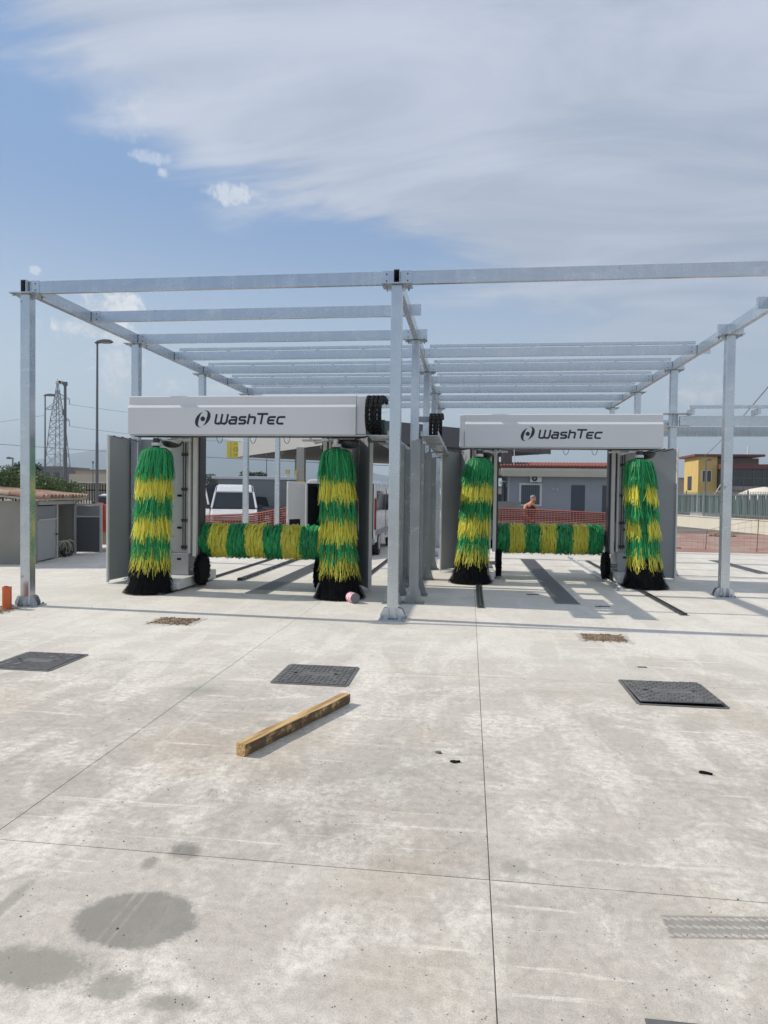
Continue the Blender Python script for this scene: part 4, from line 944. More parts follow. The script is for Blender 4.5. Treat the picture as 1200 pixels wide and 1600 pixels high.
cable((-132.5, 212, 23), (-40, 330, 32), 5, .07, 'lowest thin power line running right from the pylon')
cable((-132.5, 212, 30.2), (-40, 330, 42), 5, .07, 'topmost thin power line running right from the pylon')
cable((9.4, 20, 6.4), (27, 85, 6.2), .4, .02, 'diagonal overhead cable above the low beams at the right')
cable((1.5, 60, 6.6), (7, 64, 6.9), .2, .02, 'short sagging cable beside the grey house eave')

# ============================================================ VEHICLES
def car(x, y, rz, st, label, body, wheels, wr=.31, cat='car', name='parked_car', win_from=1, glassz=.0, bonnet=None):
    """st: stations (y, zbottom, zshoulder, ztop, w_low, w_shoulder, w_top) from the nose backwards (local +y)"""
    t = thing(name, label, cat, (x, y, -.01), 'vehicles parked behind the wash bays', rz)
    b = MB(); n = len(st)
    for (yy, zb, zs, zt, wb, ws, wt) in st:
        zm = zb + (zs - zb) * .45; b.v += [(-wb, yy, zb), (-ws - .02, yy, zm), (-ws, yy, zs), (ws, yy, zs), (ws + .02, yy, zm), (wb, yy, zb)]
    for i in range(n - 1):
        for k in range(6): b.f.append((i * 6 + k, i * 6 + (k + 1) % 6, (i + 1) * 6 + (k + 1) % 6, (i + 1) * 6 + k))
    b.f += [tuple(range(6))[::-1], tuple(range((n - 1) * 6, n * 6))]; b.build('body', body, t, bevel=.03)
    gs = [s_ for s_ in st if s_[3] > s_[2] + .02]; b = MB(); n = len(gs)
    for (yy, zb, zs, zt, wb, ws, wt) in gs: b.v += [(-ws + .03, yy, zs - .02), (-wt, yy, zt), (wt, yy, zt), (ws - .03, yy, zs - .02)]
    for i in range(n - 1):
        for k in range(4): b.f.append((i * 4 + k, i * 4 + (k + 1) % 4, (i + 1) * 4 + (k + 1) % 4, (i + 1) * 4 + k))
    b.f += [(0, 1, 2, 3), (n * 4 - 4, n * 4 - 1, n * 4 - 2, n * 4 - 3)]; b.build('window_glass', GLASS, t)
    rf = [s_ for s_ in gs if s_[3] > max(g_[3] for g_ in gs) - .30 and s_[3] > 1.3]; b = MB()
    for (yy, zb, zs, zt, wb, ws, wt) in rf: b.v += [(-wt - .025, yy, zt - .06), (-wt + .06, yy, zt + .025), (wt - .06, yy, zt + .025), (wt + .025, yy, zt - .06)]
    for i in range(len(rf) - 1):
        for k in range(3): b.f.append((i * 4 + k, i * 4 + k + 1, (i + 1) * 4 + k + 1, (i + 1) * 4 + k))
    b.f += [(0, 1, 2, 3), tuple(range(len(rf) * 4 - 4, len(rf) * 4))]; b.build('roof', body, t, bevel=.02)
    for s_ in (-1, 1):
        b = MB()
        for (p, q) in zip(gs, gs[1:]):
            if p in rf and q in rf: continue
            b.cyl((s_ * (p[5] - .03 if p[3] - p[2] < .3 else p[6]), p[0], p[3] if p[3] - p[2] >= .0 else p[2]), (s_ * q[6], q[0], q[3]), .04, n=6)
        for p in gs[1:]:
            b.cyl((s_ * (p[5] - .01), p[0], p[2] - .02), (s_ * p[6], p[0], p[3] - .02), .035, n=6)
        b.build('pillar', body, t)
        MB().box(min(s_ * (st[2][5] + .02), s_ * (st[2][5] + .20)), max(s_ * (st[2][5] + .02), s_ * (st[2][5] + .20)), gs[1][0] - .06, gs[1][0] + .03, st[2][2] + .0, st[2][2] + .17).build('mirror', DARK, t, bevel=.02)
        MB().box(min(s_ * (st[0][5] - .34), s_ * (st[0][5] - .02)), max(s_ * (st[0][5] - .34), s_ * (st[0][5] - .02)), -.02, .10, st[0][2] - .20, st[0][2] + .0).build('headlight', mat('headlight', (.55, .52, .48), .15), t, bevel=.02)
        for wy in wheels:
            o_ = MB().cyl((s_ * (st[3][4] - .16), wy, wr), (s_ * (st[3][4] + .045), wy, wr), wr, n=20).build('wheel', TYRE, t, bevel=.02)
            MB().cyl((s_ * (st[3][4] + .046), wy, wr), (s_ * (st[3][4] + .055), wy, wr), wr * .62, n=14).build('rim', GREYL, o_)
    MB().box(-.42, .42, -.03, .02, .42, .60).build('grille', DARK, t); MB().box(-st[0][4] + .05, st[0][4] - .05, -.06, .05, .24, .38).build('bumper', GREYP, t, bevel=.02)
    return t
MPV = [(0, .3, .74, .74, .72, .76, .7), (.12, .25, .84, .84, .80, .84, .7), (.85, .22, .97, .985, .82, .87, .74), (1.0, .22, .98, 1.03, .82, .87, .76), (1.55, .22, .99, 1.62, .82, .87, .73), (1.85, .22, 1.0, 1.82, .82, .87, .70), (2.5, .22, 1.0, 1.91, .82, .87, .69), (4.0, .22, 1.0, 1.91, .82, .87, .69), (4.15, .3, .98, 1.5, .80, .84, .68)]
SED = [(0, .3, .66, .66, .70, .74, .6), (.15, .22, .78, .78, .80, .84, .6), (1.2, .2, .92, .94, .82, .86, .7), (1.9, .2, .95, 1.36, .82, .86, .58), (2.4, .2, .95, 1.44, .82, .86, .6), (3.2, .2, .96, 1.40, .82, .86, .6), (4.0, .22, .96, 1.0, .80, .84, .66), (4.3, .3, .85, .85, .76, .80, .6)]
car(-8.62, 24.2, .33, MPV, 'white small van facing the camera behind the left roller brush', CARW, (.75, 3.3), name='parked_van', cat='van')
car(-10.65, 24.7, .40, MPV, 'white vehicle mostly hidden behind the left column, left of the small van', CARW, (.75, 3.3), name='parked_van', cat='van')
car(-16.9, 29.0, .15, SED, 'white saloon car behind the red tub and the open shed door', CARW, (.8, 3.4))
car(-8.8, 33, 1.25, SED, 'dark blue car parked broadside between box truck and open van', CARD, (.8, 3.4))
car(-1.9, 27, -.1, MPV, 'white car parked beyond the short steel posts in the middle', CARW, (.75, 3.3))
car(-1.6, 40, .6, SED, 'small distant white car past the steel posts', CARW, (.8, 3.4))
for k, (x, y, c_, nm) in enumerate([(-20.0, 46, CARD, 'dark'), (-17.8, 47, CARW, 'white'), (-15.6, 50, CARD, 'black')]): car(x, y, 1.2 + .1 * k, SED, ('dark distant car, leftmost of three above the small van', 'white distant car between two dark ones above the small van', 'black distant car, rightmost of three above the small van')[k], c_, (.8, 3.4))
def open_van():
    t = thing('parked_van', 'large white panel van with its rear door open, seen from behind', 'van', (-3.30, 17.2, 0), 'vehicles parked behind the wash bays')
    a = .92; b = MB() # shell open at the rear (y=0)
    b.box(-a, -a + .05, .0, 3.2, .35, 1.86); b.box(a - .05, a, .0, 3.2, .35, 1.86); b.box(-a + .051, a - .051, .0, 4.2, .35, .42); b.build('body_side', CARW, t, bevel=.02)
    MB().prism([(-a + .0, 1.861), (-a + .12, 1.97), (a - .12, 1.97), (a, 1.861)], 0, 3.3, 'y').build('roof', CARW, t, bevel=.03)
    nose = MB(); st = [(3.2, .35, 1.86, .92, .92), (3.6, .35, 1.80, .91, .86), (4.2, .35, 1.25, .90, .82), (4.8, .38, 1.05, .92, .82), (5.0, .42, .8, .85, .78)]
    for (yy, z0, z1, w0, w1) in st: nose.v += [(-w0, yy, z0), (-w1, yy, z1), (w1, yy, z1), (w0, yy, z0)]
    for i in range(len(st) - 1):
        for k in range(4): nose.f.append((i * 4 + k, i * 4 + (k + 1) % 4, (i + 1) * 4 + (k + 1) % 4, (i + 1) * 4 + k))
    nose.f += [(0, 1, 2, 3), (19, 18, 17, 16)]; nose.build('cab', CARW, t, bevel=.03)
    MB().box(-a + .052, a - .052, 2.9, 2.94, .43, 1.85).build('bulkhead', BLACK, t); MB().box(-a + .052, -a + .06, .1, 2.9, .43, 1.85).build('lining', BLACK, t); MB().box(a - .06, a - .052, .1, 2.9, .43, 1.85).build('lining', BLACK, t); MB().box(-a + .07, a - .07, .06, 2.88, 1.80, 1.855).build('lining', BLACK, t)
    MB().box(-.5, .6, .4, 1.6, .43, .78).build('cargo_box', mat('cargo', (.05, .06, .07), .6), t)
    d = MB().box(-.66, 0, -.025, .025, .40, 1.90).build('door', WHITE2, t, bevel=.02, loc=(-a - .0, -.02, 0)); d.rotation_euler.z = rad(62)
    MB().box(-.60, -.20, -.031, -.0255, .44, .95).build('door_vent', BLACK, d); MB().box(-.52, -.14, -.031, -.0255, 1.3, 1.75).build('door_recess', WHITE2, d)
    MB().box(a + .0005, a + .006, 2.3, 3.3, 1.15, 1.70).build('side_window', GLASS, t); MB().box(a + .0005, a + .006, .25, 2.1, 1.16, 1.70).build('side_window', GLASS, t)
    MB().box(a + .0005, a + .02, .1, 4.6, .55, .68).build('side_trim', GREYP, t); MB().box(a + .0065, a + .012, 2.16, 2.2, .45, 1.8).build('door_gap', BLACK, t)
    MB().box(a - .02, a + .03, -.03, .02, .7, 1.5).build('tail_light', mat('tail_light', (.25, .02, .02), .3), t); MB().box(-a, a, -.10, -.005, .32, .46).build('bumper', GREYP, t, bevel=.02)
    MB().box(a + .02, a + .2, 3.25, 3.35, 1.15, 1.35).build('mirror', DARK, t, bevel=.02)
    for s_ in (-1, 1):
        for wy in (.75, 4.1):
            o_ = MB().cyl((s_ * (a - .2), wy, .33), (s_ * (a + .012), wy, .33), .33, n=20).build('wheel', TYRE, t); MB().cyl((s_ * (a + .013), wy, .33), (s_ * (a + .02), wy, .33), .2, n=14).build('rim', GREYL, o_)
    r_ = MB().cyl((-.5, .4, 2.03), (.2, .5, 2.03), .06, n=10).build('roof_roll', WHITE, t)
open_van()
t = thing('box_truck', 'grey box truck with white roof edge behind the small van', 'truck', (-11.3, 35.2, 0), 'vehicles parked behind the wash bays', rad(14))
MB().box(-1.9, 2.1, -1.0, 1.0, .80, 2.30).build('cargo_box', mat('grey_box', (.20, .215, .21), .6, 0, .08, 1.5), t); MB().box(-2.2, 2.13, -1.05, 1.05, 2.301, 2.46).build('roof_edge', WHITE, t, bevel=.02); MB().box(-1.9, 2.1, -1.005, -1.0005, .80, .86).build('marker_strip', mat('lime', (.35, .4, .05), .6), t)
MB().prism([(-2.9, .5), (-2.95, 1.2), (-2.5, 2.0), (-1.92, 2.1), (-1.92, .5)], -.95, .95, 'y').build('cab', CARD, t, bevel=.04); MB().box(-1.9, 2.1, -.9, .9, .45, .79).build('chassis', BLACK, t)
for wx in (-2.3, 1.2):
    for s_ in (-1, 1): MB().cyl((wx, s_ * .7, .4), (wx, s_ * .95, .4), .4, n=16).build('wheel', TYRE, t)
MB().box(-.15, .05, -1.35, -1.2, .9, 1.3).build('mirror', WHITE2, t)

# ============================================================ NETS
NET = mat('orange_net', (.60, .20, .14), .6); NETD = mat('red_mesh', (.06, .012, .015), .7); NETP = mat('pale_net', (.66, .34, .26), .6)
def net(pts, cell, wd, label, m_=NET, dense=0, gname='orange safety netting'):
    """pts: (x, y, z0, z1) stations"""
    c = Vector((pts[0][0], pts[0][1], 0)); t = thing('safety_net', label, 'safety net', c, gname); b = MB()
    seg = [math.dist(p[:2], q[:2]) for p, q in zip(pts, pts[1:])]; tot = sum(seg)
    def at(s_):
        for (p, q, L_) in zip(pts, pts[1:], seg):
            if s_ <= L_ or q is pts[-1]: f = min(1, s_ / L_); return [p[k] + (q[k] - p[k]) * f for k in range(4)]
            s_ -= L_
    def pos(s_, h):
        x, y, z0, z1 = at(s_); wob = .04 * math.sin(s_ * 3.1 + h * 2) ; return Vector((x - c.x, y - c.y + wob, z0 + (z1 - z0) * h))
    H_ = pts[0][3] - pts[0][2]; nr = max(3, int(H_ / cell)); nc = int(tot / (cell * 1.5))
    for r_ in range(nr + 1):
        h = r_ / nr; n = max(8, int(tot / .35)); P_ = [pos(tot * i / n, h) for i in range(n + 1)]; b.ribbon(P_, [wd * (2.2 if r_ in (0, nr) else 1)] * len(P_), Vector((0, .05, 1)).normalized())
    for k in range(nc + 1):
        s_ = tot * k / nc; P_ = [pos(s_, h / 5) - Vector((0, .003, 0)) for h in range(6)]; b.ribbon(P_, [wd * .8] * 6, Vector((1, 0, 0)))
    b.build('netting', m_, t, kind='stuff')
    if dense:
        b = MB(); nr2 = int(H_ / .05)
        for r_ in range(nr2): 
            n = max(8, int(tot / .35)); P_ = [pos(tot * i / n, (r_ + .5) / nr2) + Vector((0, .06, 0)) for i in range(n + 1)]; b.ribbon(P_, [.019] * len(P_), Vector((0, .05, 1)).normalized())
        b.build('backing_mesh', NETD, t, kind='stuff')
    for k in range(len(pts)): p = pts[k]; MB().cyl((p[0] - c.x, p[1] - c.y + .03, -.01), (p[0] - c.x + .03, p[1] - c.y + .03, p[3] + .04), .011, n=6).build('stake', mat('rusty_rod', (.20, .07, .04), .8), t)
net([(.2, 21.5, .05, 1.24), (2.6, 21.5, .05, 1.19), (4.4, 21.5, .02, 1.12), (5.9, 21.5, .02, 1.08)], .062, .0065, 'long orange safety net in front of the grey house', NET, 1)
net([(-9.2, 21.6, .05, .80), (-7.0, 21.5, .05, .92), (-5.35, 21.4, .3, 1.24)], .062, .0075, 'sagging orange safety net in front of the small white van', NET, 1)
net([(6.0, 22.6, .0, .55), (7.4, 22.4, .0, .62), (8.72, 21.9, .0, 1.0), (10.5, 21.6, .0, 1.05)], .11, .004, 'pale see-through orange net over the red paving at the right', NETP)
rd = MB().cyl((0, 0, .03), (.75, -1.0, .05), .018, n=6); tag(rd.build('steel_rod', mat('rusty_rod', (.20, .07, .04), .8), None, loc=(5.9, 23.4, 0)), 'rusty steel rod lying on the red paving right of the right machine', 'rod')

# ============================================================ GREY HOUSE
HW = mat('grey_wall', (.33, .345, .375), .9, 0, .05, .6); SHUT = mat('dark_shutter', (.055, .065, .085), .5)
def house():
    t = thing('grey_house', 'single storey grey house with red tile edge behind the right machine', 'house', (2.82, 52, 0))
    MB().box(0, 11.4, 0, 9, 0, 3.2).build('wall', HW, t)
    MB().prism([(-.55, 3.10), (-.62, 3.30), (-.70, 3.55), (-.70, 3.72), (.2, 3.74), (.2, 3.10)], -.45, 11.9, 'x').build('cornice', CREAM, t)
    MB().prism([(-.55 + .1, 3.10), (-.45 + .1, 3.74), (.1, 3.74), (.1, 3.10)], .3, 9.4, 'y').build('cornice', CREAM, t) if False else MB().box(-.6, .0, .21, 9.3, 3.2, 3.7).build('cornice', CREAM, t)
    b = MB()
    for i in range(52): x = -.45 + i * .24; b.cyl((x, -.80, 3.84), (x, 3.4, 4.27), .105, n=8)
    b.build('roof_tiles', TERRAR, t, kind='stuff'); MB().prism([(-.72, 3.745), (4.0, 4.2), (8.9, 3.745)], -.5, 11.85, 'x').build('roof', TERRAR, t)
    w_ = MB().box(1.04, 2.40, -.03, .02, 1.02, 2.46).build('window', SHUT, t); f = MB()
    f.box(.88, 1.035, -.05, -.0305 + .03, .88, 2.62); f.box(2.405, 2.56, -.05, -.0005, .88, 2.62); f.box(1.036, 2.404, -.05, -.0005, 2.465, 2.62); f.box(1.036, 2.404, -.05, -.0005, .88, 1.015); f.build('frame', WHITE2, w_)
    c = MB()
    for k in range(9): x = 1.10 + k * .15; c.box(x, x + .06, -.034, -.0305, 1.05, 2.42)
    c.build('slat', mat('shutter_light', (.10, .11, .13), .5), w_)
    for x in (4.70, 6.95, 9.6): d = MB().box(x, x + 1.0, -.03, .02, 0, 2.5).build('door', SHUT, t); s_ = MB(); [s_.box(x + .05, x + .95, -.036, -.0305, .1 + k * .12, .16 + k * .12) for k in range(19)]; s_.build('louvre', SHUT, d)
    a = MB().box(1.66, 2.5, -.36, -.02, 2.68, 3.24).build('air_conditioner', WHITE2, t, bevel=.02); MB().cyl((1.98, -.375, 2.96), (1.98, -.361, 2.96), .22, n=20).build('fan_grille', DARK, a); MB().cyl((1.98, -.385, 2.96), (1.98, -.3755, 2.96), .05, n=10).build('fan_hub', WHITE2, a)
    b = MB(); b.cyl((.12, -.04, .3), (.12, -.04, 3.1), .035, n=6); b.build('downpipe', WHITE2, t); b = MB(); b.cyl((3.68, -.03, 2.3), (3.68, -.03, 3.1), .012, n=5); b.lathe([(.09, 0), (.09, .03)], n=10, M=Matrix.Translation((3.4, -.02, 2.2)) @ Matrix.Rotation(rad(90), 4, 'X')); b.box(3.62, 3.74, -.09, -.01, 2.05, 2.28); b.build('wall_lamp', GREYL, t); MB().lathe([(.10, 0), (.10, .04)], n=10, M=Matrix.Translation((6.2, -.02, 2.2)) @ Matrix.Rotation(rad(90), 4, 'X')).build('wall_lamp', HW, t)
    MB().box(-.012, -.001, .6, 1.8, 0, 2.3).build('side_door', BLACK, t); MB().box(-.012, -.001, 2.6, 4.6, 0, 2.6).build('side_door', BLACK, t); b = MB(); b.tube([Vector((-.02, .3, 2.7)), Vector((-.4, .2, 2.75))], .04); b.box(-.55, -.35, .1, .3, 2.5, 2.72); b.build('side_lamp', WHITE2, t)
    MB().box(-.35, .36, .6, 3.4, 4.0, 5.3).build('chimney_block', mat('brown_render', (.10, .085, .08), .8), t); MB().tube([Vector((.48, .1, 3.76)), Vector((.48, .1, 5.4))], .03).build('roof_pole', WHITE2, t)
house()
# clutter left of the house: low grey wall and green bush
tag(MB().box(0, 5, 0, .2, 0, 1.25).build('block_wall', PLASTER, None, loc=(-1.5, 47, 0)), 'low grey block wall left of the grey house', 'wall')
def bush(x, y, z, rx, rz_, n, label, m_=LEAFD, s=.06, trunk=True, name='tree', cat='tree', seed=1):
    rr = random.Random(seed); t = thing(name, label, cat, (x, y, 0)); b = MB()
    for k in range(9): leaves(b, (rr.uniform(-.6, .6) * rx, rr.uniform(-.6, .6) * rx, z + rr.uniform(-.55, .6) * rz_), rx * .5, rx * .5, rz_ * .45, n // 9, s, s * 1.8, rr, .1)
    b.build('crown', m_, t, kind='stuff')
    b = MB(); b.cyl((0, 0, -.05), (.05, 0, z), rx * .09 + .03, .03, n=7)
    for k in range(6): a = k * 1.05; b.cyl((.03, 0, z * .7), (rx * .6 * math.cos(a), rx * .6 * math.sin(a), z + rz_ * rr.uniform(-.2, .5)), .03, .01, n=5)
    b.build('trunk', BARK, t)
bush(.9, 55, 2.2, 1.4, 1.4, 1800, 'green bush in the gap beside the grey house', LEAF, .08, seed=4)
bush(-19.6, 60, 2.9, 1.35, .75, 1500, 'small dark tree standing above the small white van', LEAFD, .08, seed=5)
bush(30.6, 92, 3.2, 1.9, 2.4, 2600, 'dark tree beside the yellow building', LEAFD, .12, seed=6)
bush(-40.4, 58, 3.2, 1.1, 1.25, 1500, 'dark conifer beyond the hedge near the left canopy post', LEAFD, .10, seed=7)
bush(-34, 90, 2.8, 2.5, 1.5, 1800, 'low tree far off above the parked cars', LEAFD, .14, seed=8)

# ============================================================ FUEL STATION
def station():
    t = thing('fuel_station_canopy', 'large flat fuel station canopy with yellow end sign', 'fuel station canopy', (-7.6, 46, 0))
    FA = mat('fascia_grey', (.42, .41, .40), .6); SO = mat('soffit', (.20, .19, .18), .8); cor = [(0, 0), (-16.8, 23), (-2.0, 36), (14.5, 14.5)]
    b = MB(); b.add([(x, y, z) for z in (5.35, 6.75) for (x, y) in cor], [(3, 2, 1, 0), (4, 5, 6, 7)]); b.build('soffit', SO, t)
    def fascia(p, q, m_, nm='fascia', z0=5.30, z1=6.80, off=.06):
        p = Vector((*p, 0)); q = Vector((*q, 0)); d = (q - p).normalized(); n = Vector((d.y, -d.x, 0)); b = MB(); vs = [p, q, q + n * off, p + n * off]
        b.add([(v.x, v.y, z) for z in (z0, z1) for v in vs], [(0, 1, 2, 3), (7, 6, 5, 4), (0, 4, 5, 1), (1, 5, 6, 2), (2, 6, 7, 3), (3, 7, 4, 0)]); return b.build(nm, m_, t)
    fascia(cor[1], cor[0], FA, off=.08); fascia(cor[0], cor[3], mat('fascia_dark', (.10, .10, .105), .6), off=.08)
    for c_ in ((-6.0, 8), (-1.6, 6), (-9, 19), (3, 12)): 
        p = MB().box(c_[0] - .32, c_[0] + .32, c_[1] - .3, c_[1] + .3, 0, 5.34).build('column', mat('beige_column', (.50, .47, .42), .8), t); MB().box(c_[0] - .33, c_[0] + .33, c_[1] - .31, c_[1] + .31, 1.6, 2.7).build('yellow_band', mat('yellow_paint', (.60, .40, .04), .6), p)
    YS = mat('sign_yellow', (.92, .68, .03), .4); sg = MB().box(-17.5, -16.1, 22.2, 22.9, 5.25, 6.95).build('end_sign', YS, t)
    g_ = MB(); ink = mat('sign_green', (.05, .20, .12), .5); c0 = Vector((-16.55, 22.19, 6.1)); n = 14
    for i in range(n): a = 6.283 * i / n; a2 = 6.283 * (i + 1) / n; g_.cyl(c0 + Vector((.18 * math.cos(a), 0, .2 * math.sin(a))), c0 + Vector((.18 * math.cos(a2), 0, .2 * math.sin(a2))), .03, n=4)
    for dz, s_ in ((.5, 1), (-.5, -1)): g_.tube([c0 + Vector((-.18, 0, dz)), c0 + Vector((0, 0, dz + .13 * s_)), c0 + Vector((.18, 0, dz))], .03, 4)
    g_.build('sign_mark', ink, sg); MB().box(-17.1, -17.04, 22.17, 22.199, 5.3, 6.9).build('sign_divider', FA, sg)
    for k in range(6): f = .12 + .15 * k; MB().cyl((-16.8 * f + .5, 23 * f + .3, 5.349), (-16.8 * f + .5, 23 * f + .3, 5.15), .09, n=8).build('ceiling_lamp', WHITE, t)
station()

# ============================================================ RIGHT SIDE: WALL, FENCE, HOUSES
def wallfence():
    P0 = Vector((13.0, 42, 0)); P1 = Vector((13.9, 24, 0)); P0 = Vector((12.0, 43, 0)); P1 = Vector((14.3, 30.4, 0)); d = (P1 - P0).normalized(); L_ = (P1 - P0).length + 8; ang = math.atan2(d.y, d.x)
    t = thing('boundary_wall', 'low cream rendered boundary wall at the right', 'wall', P0 - d * 4, None, ang)
    MB().box(0, L_, -.12, .12, -.06, .62).build('wall', CREAM, t); MB().box(0, L_, -.16, .16, .621, .66).build('coping', CREAM, t)
    f = thing('picket_fence', 'green screened metal fence standing on the low cream wall', 'fence', P0 - d * 4, None, ang)
    pm = mat('fence_grey', (.28, .31, .31), .5, .3); b = MB(); n = int(L_ / .13)
    for i in range(n): b.box(i * .13, i * .13 + .028, -.05, -.03, .68, 1.98)
    b.build('picket', pm, f, kind='stuff')
    b = MB(); b.box(0, L_, -.028, .0, .80, .84); b.box(0, L_, -.028, .0, 1.80, 1.84); b.build('rail', pm, f)
    for i in range(int(L_ / 2) + 1): MB().box(i * 2, i * 2 + .06, .001, .06, .66, 2.05).build('post', pm, f)
    gm = mat('green_screen', (.02, .115, .085), .7, 0, .2, 2); k = 0
    pmz = [MB().box(0, .26, .002, .008, .86, 1.86).mesh('screen_panel', gm), MB().box(0, .30, .002, .008, .86, 1.86).mesh('screen_panel', mat('grey_screen', (.13, .17, .17), .7))]
    x = .07
    while x < L_ - .4: inst('screen_panel', pmz[k % 2], f, loc=(x + (.0 if True else 0), .02 * (k % 2) + .06, 0)); x += .31; k += 1
wallfence()
um = thing('market_tent', 'round cream fabric tent top behind the green fence', 'tent', (16.4, 40.5, 0)); MB().lathe([(1.55, 1.55), (1.5, 1.72), (1.2, 1.98), (.7, 2.2), (.05, 2.32)], n=18).build('tent_top', mat('cream_canvas', (.72, .66, .55), .8), um, smooth=True); MB().cyl((0, 0, -.1), (0, 0, 2.3), .03, n=8).build('pole', WHITE2, um)
def yellow():
    Y_ = 80; t = thing('yellow_building', 'yellow two storey building with dark red roof edge at the right', 'building', (25.4, Y_, 0))
    YW = mat('yellow_render', (.62, .44, .15), .9, 0, .14, .5); BR = mat('maroon_trim', (.16, .045, .04), .7); OL = mat('brown_render2', (.19, .14, .10), .9)
    MB().box(0, 2.0, 0, 5, -.1, 6.35).build('wall', YW, t); MB().box(2.0 + .002, 6.6, .6, 6, -.1, 6.2).build('wall', OL, t); MB().box(-.5, 6.9, -.35, 6, 6.36, 6.6).build('roof_edge', BR, t)
    MB().box(1.95, 11, -1.4, 4, 2.3, 2.6).build('balcony_floor', OL, t); MB().box(2.2, 12.5, -1.0, .59, -.1, 2.299).build('lower_wall', mat('lower_wall', (.26, .24, .24), .9), t)
    MB().box(2.0, 14, -1.6, 5, 4.95, 5.45).build('flat_roof', BR, t); MB().box(2.2, 13.5, .2, .598, 2.61, 4.94).build('rear_wall', OL, t)
    for i in range(7):
        x = 2.3 + i * 1.0; w_ = MB().box(x, x + .94, -1.32, -1.30, 3.1, 4.90).build('window', GLASS, t); fr = MB(); fr.box(x - .03, x + .03, -1.37, -1.33, 2.61, 4.94); fr.box(x + .031, x + .97, -1.36, -1.33, 3.9, 3.95); fr.build('frame', mat('window_frame', (.12, .12, .13), .5), w_)
    MB().box(2.2, 9.3, -1.36, -1.325, 2.61, 3.05).build('parapet', mat('mauve_render', (.30, .26, .27), .9), t)
    for (z0, z1) in ((3.55, 4.75), (1.0, 2.0)):
        w_ = MB().box(.45, 1.35, -.03, .01, z0, z1).build('window', GLASS, t); f = MB(); f.box(.38, .448, -.05, -.001, z0 - .06, z1 + .06); f.box(1.352, 1.42, -.05, -.001, z0 - .06, z1 + .06); f.box(.87, .93, -.05, -.0305, z0, z1); f.box(.449, 1.351, -.05, -.001, z1 + .002, z1 + .06); f.build('frame', WHITE2, w_)
    MB().box(-.04, -.001, 2.2, 3.6, 2.6, 4.2).build('window', GLASS, t)
    MB().tube([Vector((5.6, 1, 6.1)), Vector((5.6, 1, 7.6))], .09).build('flue', WHITE2, t); MB().box(3.6, 4.6, .8, 1.6, 4.3 + 1.15, 6.3).build('dormer', OL, t)
    b = MB(); b.tube([Vector((9.6, -1.0, 5.46)), Vector((9.6, -1.0, 6.0))], .05); b.lathe([(.05, 0), (.32, .08), (.36, .12)], n=12, M=Matrix.Translation((9.6, -1.1, 6.1)) @ Matrix.Rotation(rad(65), 4, 'X')); b.build('satellite_dish', GREYP, t)
yellow()
b = MB(); b.box(0, 1.8, 0, 4, 0, 3.2).box(-.1, 1.9, -.1, 4, 3.201, 3.4); tag(b.build('white_house', WHITE2, None, loc=(24.6, 96, 0)), 'small white house wall peeking out left of the yellow building', 'house')
b = MB(); b.tube([Vector((0, 0, 0)), Vector((.5, 0, .9))], .03).tube([Vector((.9, 0, 0)), Vector((.9, 0, .6))], .04).box(.55, 1.1, -.03, .03, .35, 1.05); tag(b.build('tilted_board', WHITE2, None, loc=(17.6, 52, 1.8)), 'small white tilted board on legs behind the green fence', 'board')
tag(MB().box(0, 8, 0, 3, 0, 1.9).build('site_container', mat('dull_container', (.20, .19, .17), .8), None, loc=(14.5, 52.2, 0)), 'flat topped grey site container behind the green fence', 'container')
tag(MB().box(0, 1.4, 0, 2.5, 0, 1.85).build('white_cabin', WHITE2, None, loc=(14.6, 45, 0)), 'small white cabin roof at the left end of the green fence', 'cabin')
# weeds and earth heap by the wall
b = MB(); rr = random.Random(9)
for k in range(160): a = rr.random() * 6.28; r_ = rr.random() ** .6; x, y = r_ * math.cos(a) * .55, r_ * math.sin(a) * .4; s_ = .02 + .035 * rr.random(); b.box(-s_, s_, -s_, s_, -s_, s_ * .6, Matrix.Translation((x, y, .22 * (1 - r_) + .01)) @ Matrix.Rotation(rr.random() * 6, 4, Vector((rr.random(), rr.random(), 1))))
ob = b.build('earth_heap', RUB, None, loc=(10.9, 31.0, 0)); ob['kind'] = 'stuff'; tag(ob, 'small heap of grey rubble in front of the cream wall', 'rubble heap')

# ============================================================ FAR LEFT BUILDINGS
def far_building(x, y, w_, d_, h, m_, label, nwin, rz=0, extra=None):
    t = thing('building', label, 'building', (x, y, 0)); t.rotation_euler.z = rz
    MB().box(0, w_, 0, d_, -.1, h).build('wall', m_, t); MB().box(-.15, w_ + .15, -.15, d_ + .15, h + .001, h + .25).build('roof_edge', mat('far_trim', (.22, .20, .19), .8), t)
    for i in range(nwin):
        xx = (i + .5) * w_ / nwin - .6; wn = MB().box(xx, xx + 1.2, -.04, -.001, h - 2.3, h - .9).build('window', GLASS, t); MB().box(xx - .1, xx + 1.3, -.10, -.041, h - 2.42, h - 2.305).build('sill', GREYL, wn)
    return t
far_building(-86, 118, 10.8, 9, 5.8, mat('far_grey', (.17, .16, .165), .9), 'grey low building behind the lattice pylon', 5)
t = far_building(-67.6, 110, 7.8, 8, 5.0, mat('far_beige', (.40, .33, .24), .9), 'beige building with a wide balcony right of the pylon', 3); MB().box(-.2, 7.6, -1.6, -.16, 2.9, 3.1).build('balcony', CREAM, t); MB().box(-.2, 7.6, -1.6, -1.55, 3.101, 4.4).build('balustrade', mat('awning_beige', (.52, .45, .34), .9), t)
far_building(-58.5, 112, 5, 8, 3.6, mat('far_brown', (.26, .21, .17), .9), 'brown low building at the right end of the far row', 2)
far_building(-98, 122, 9, 9, 4.6, mat('far_grey2', (.14, .13, .13), .9), 'dark low building far left behind the hedge', 3)
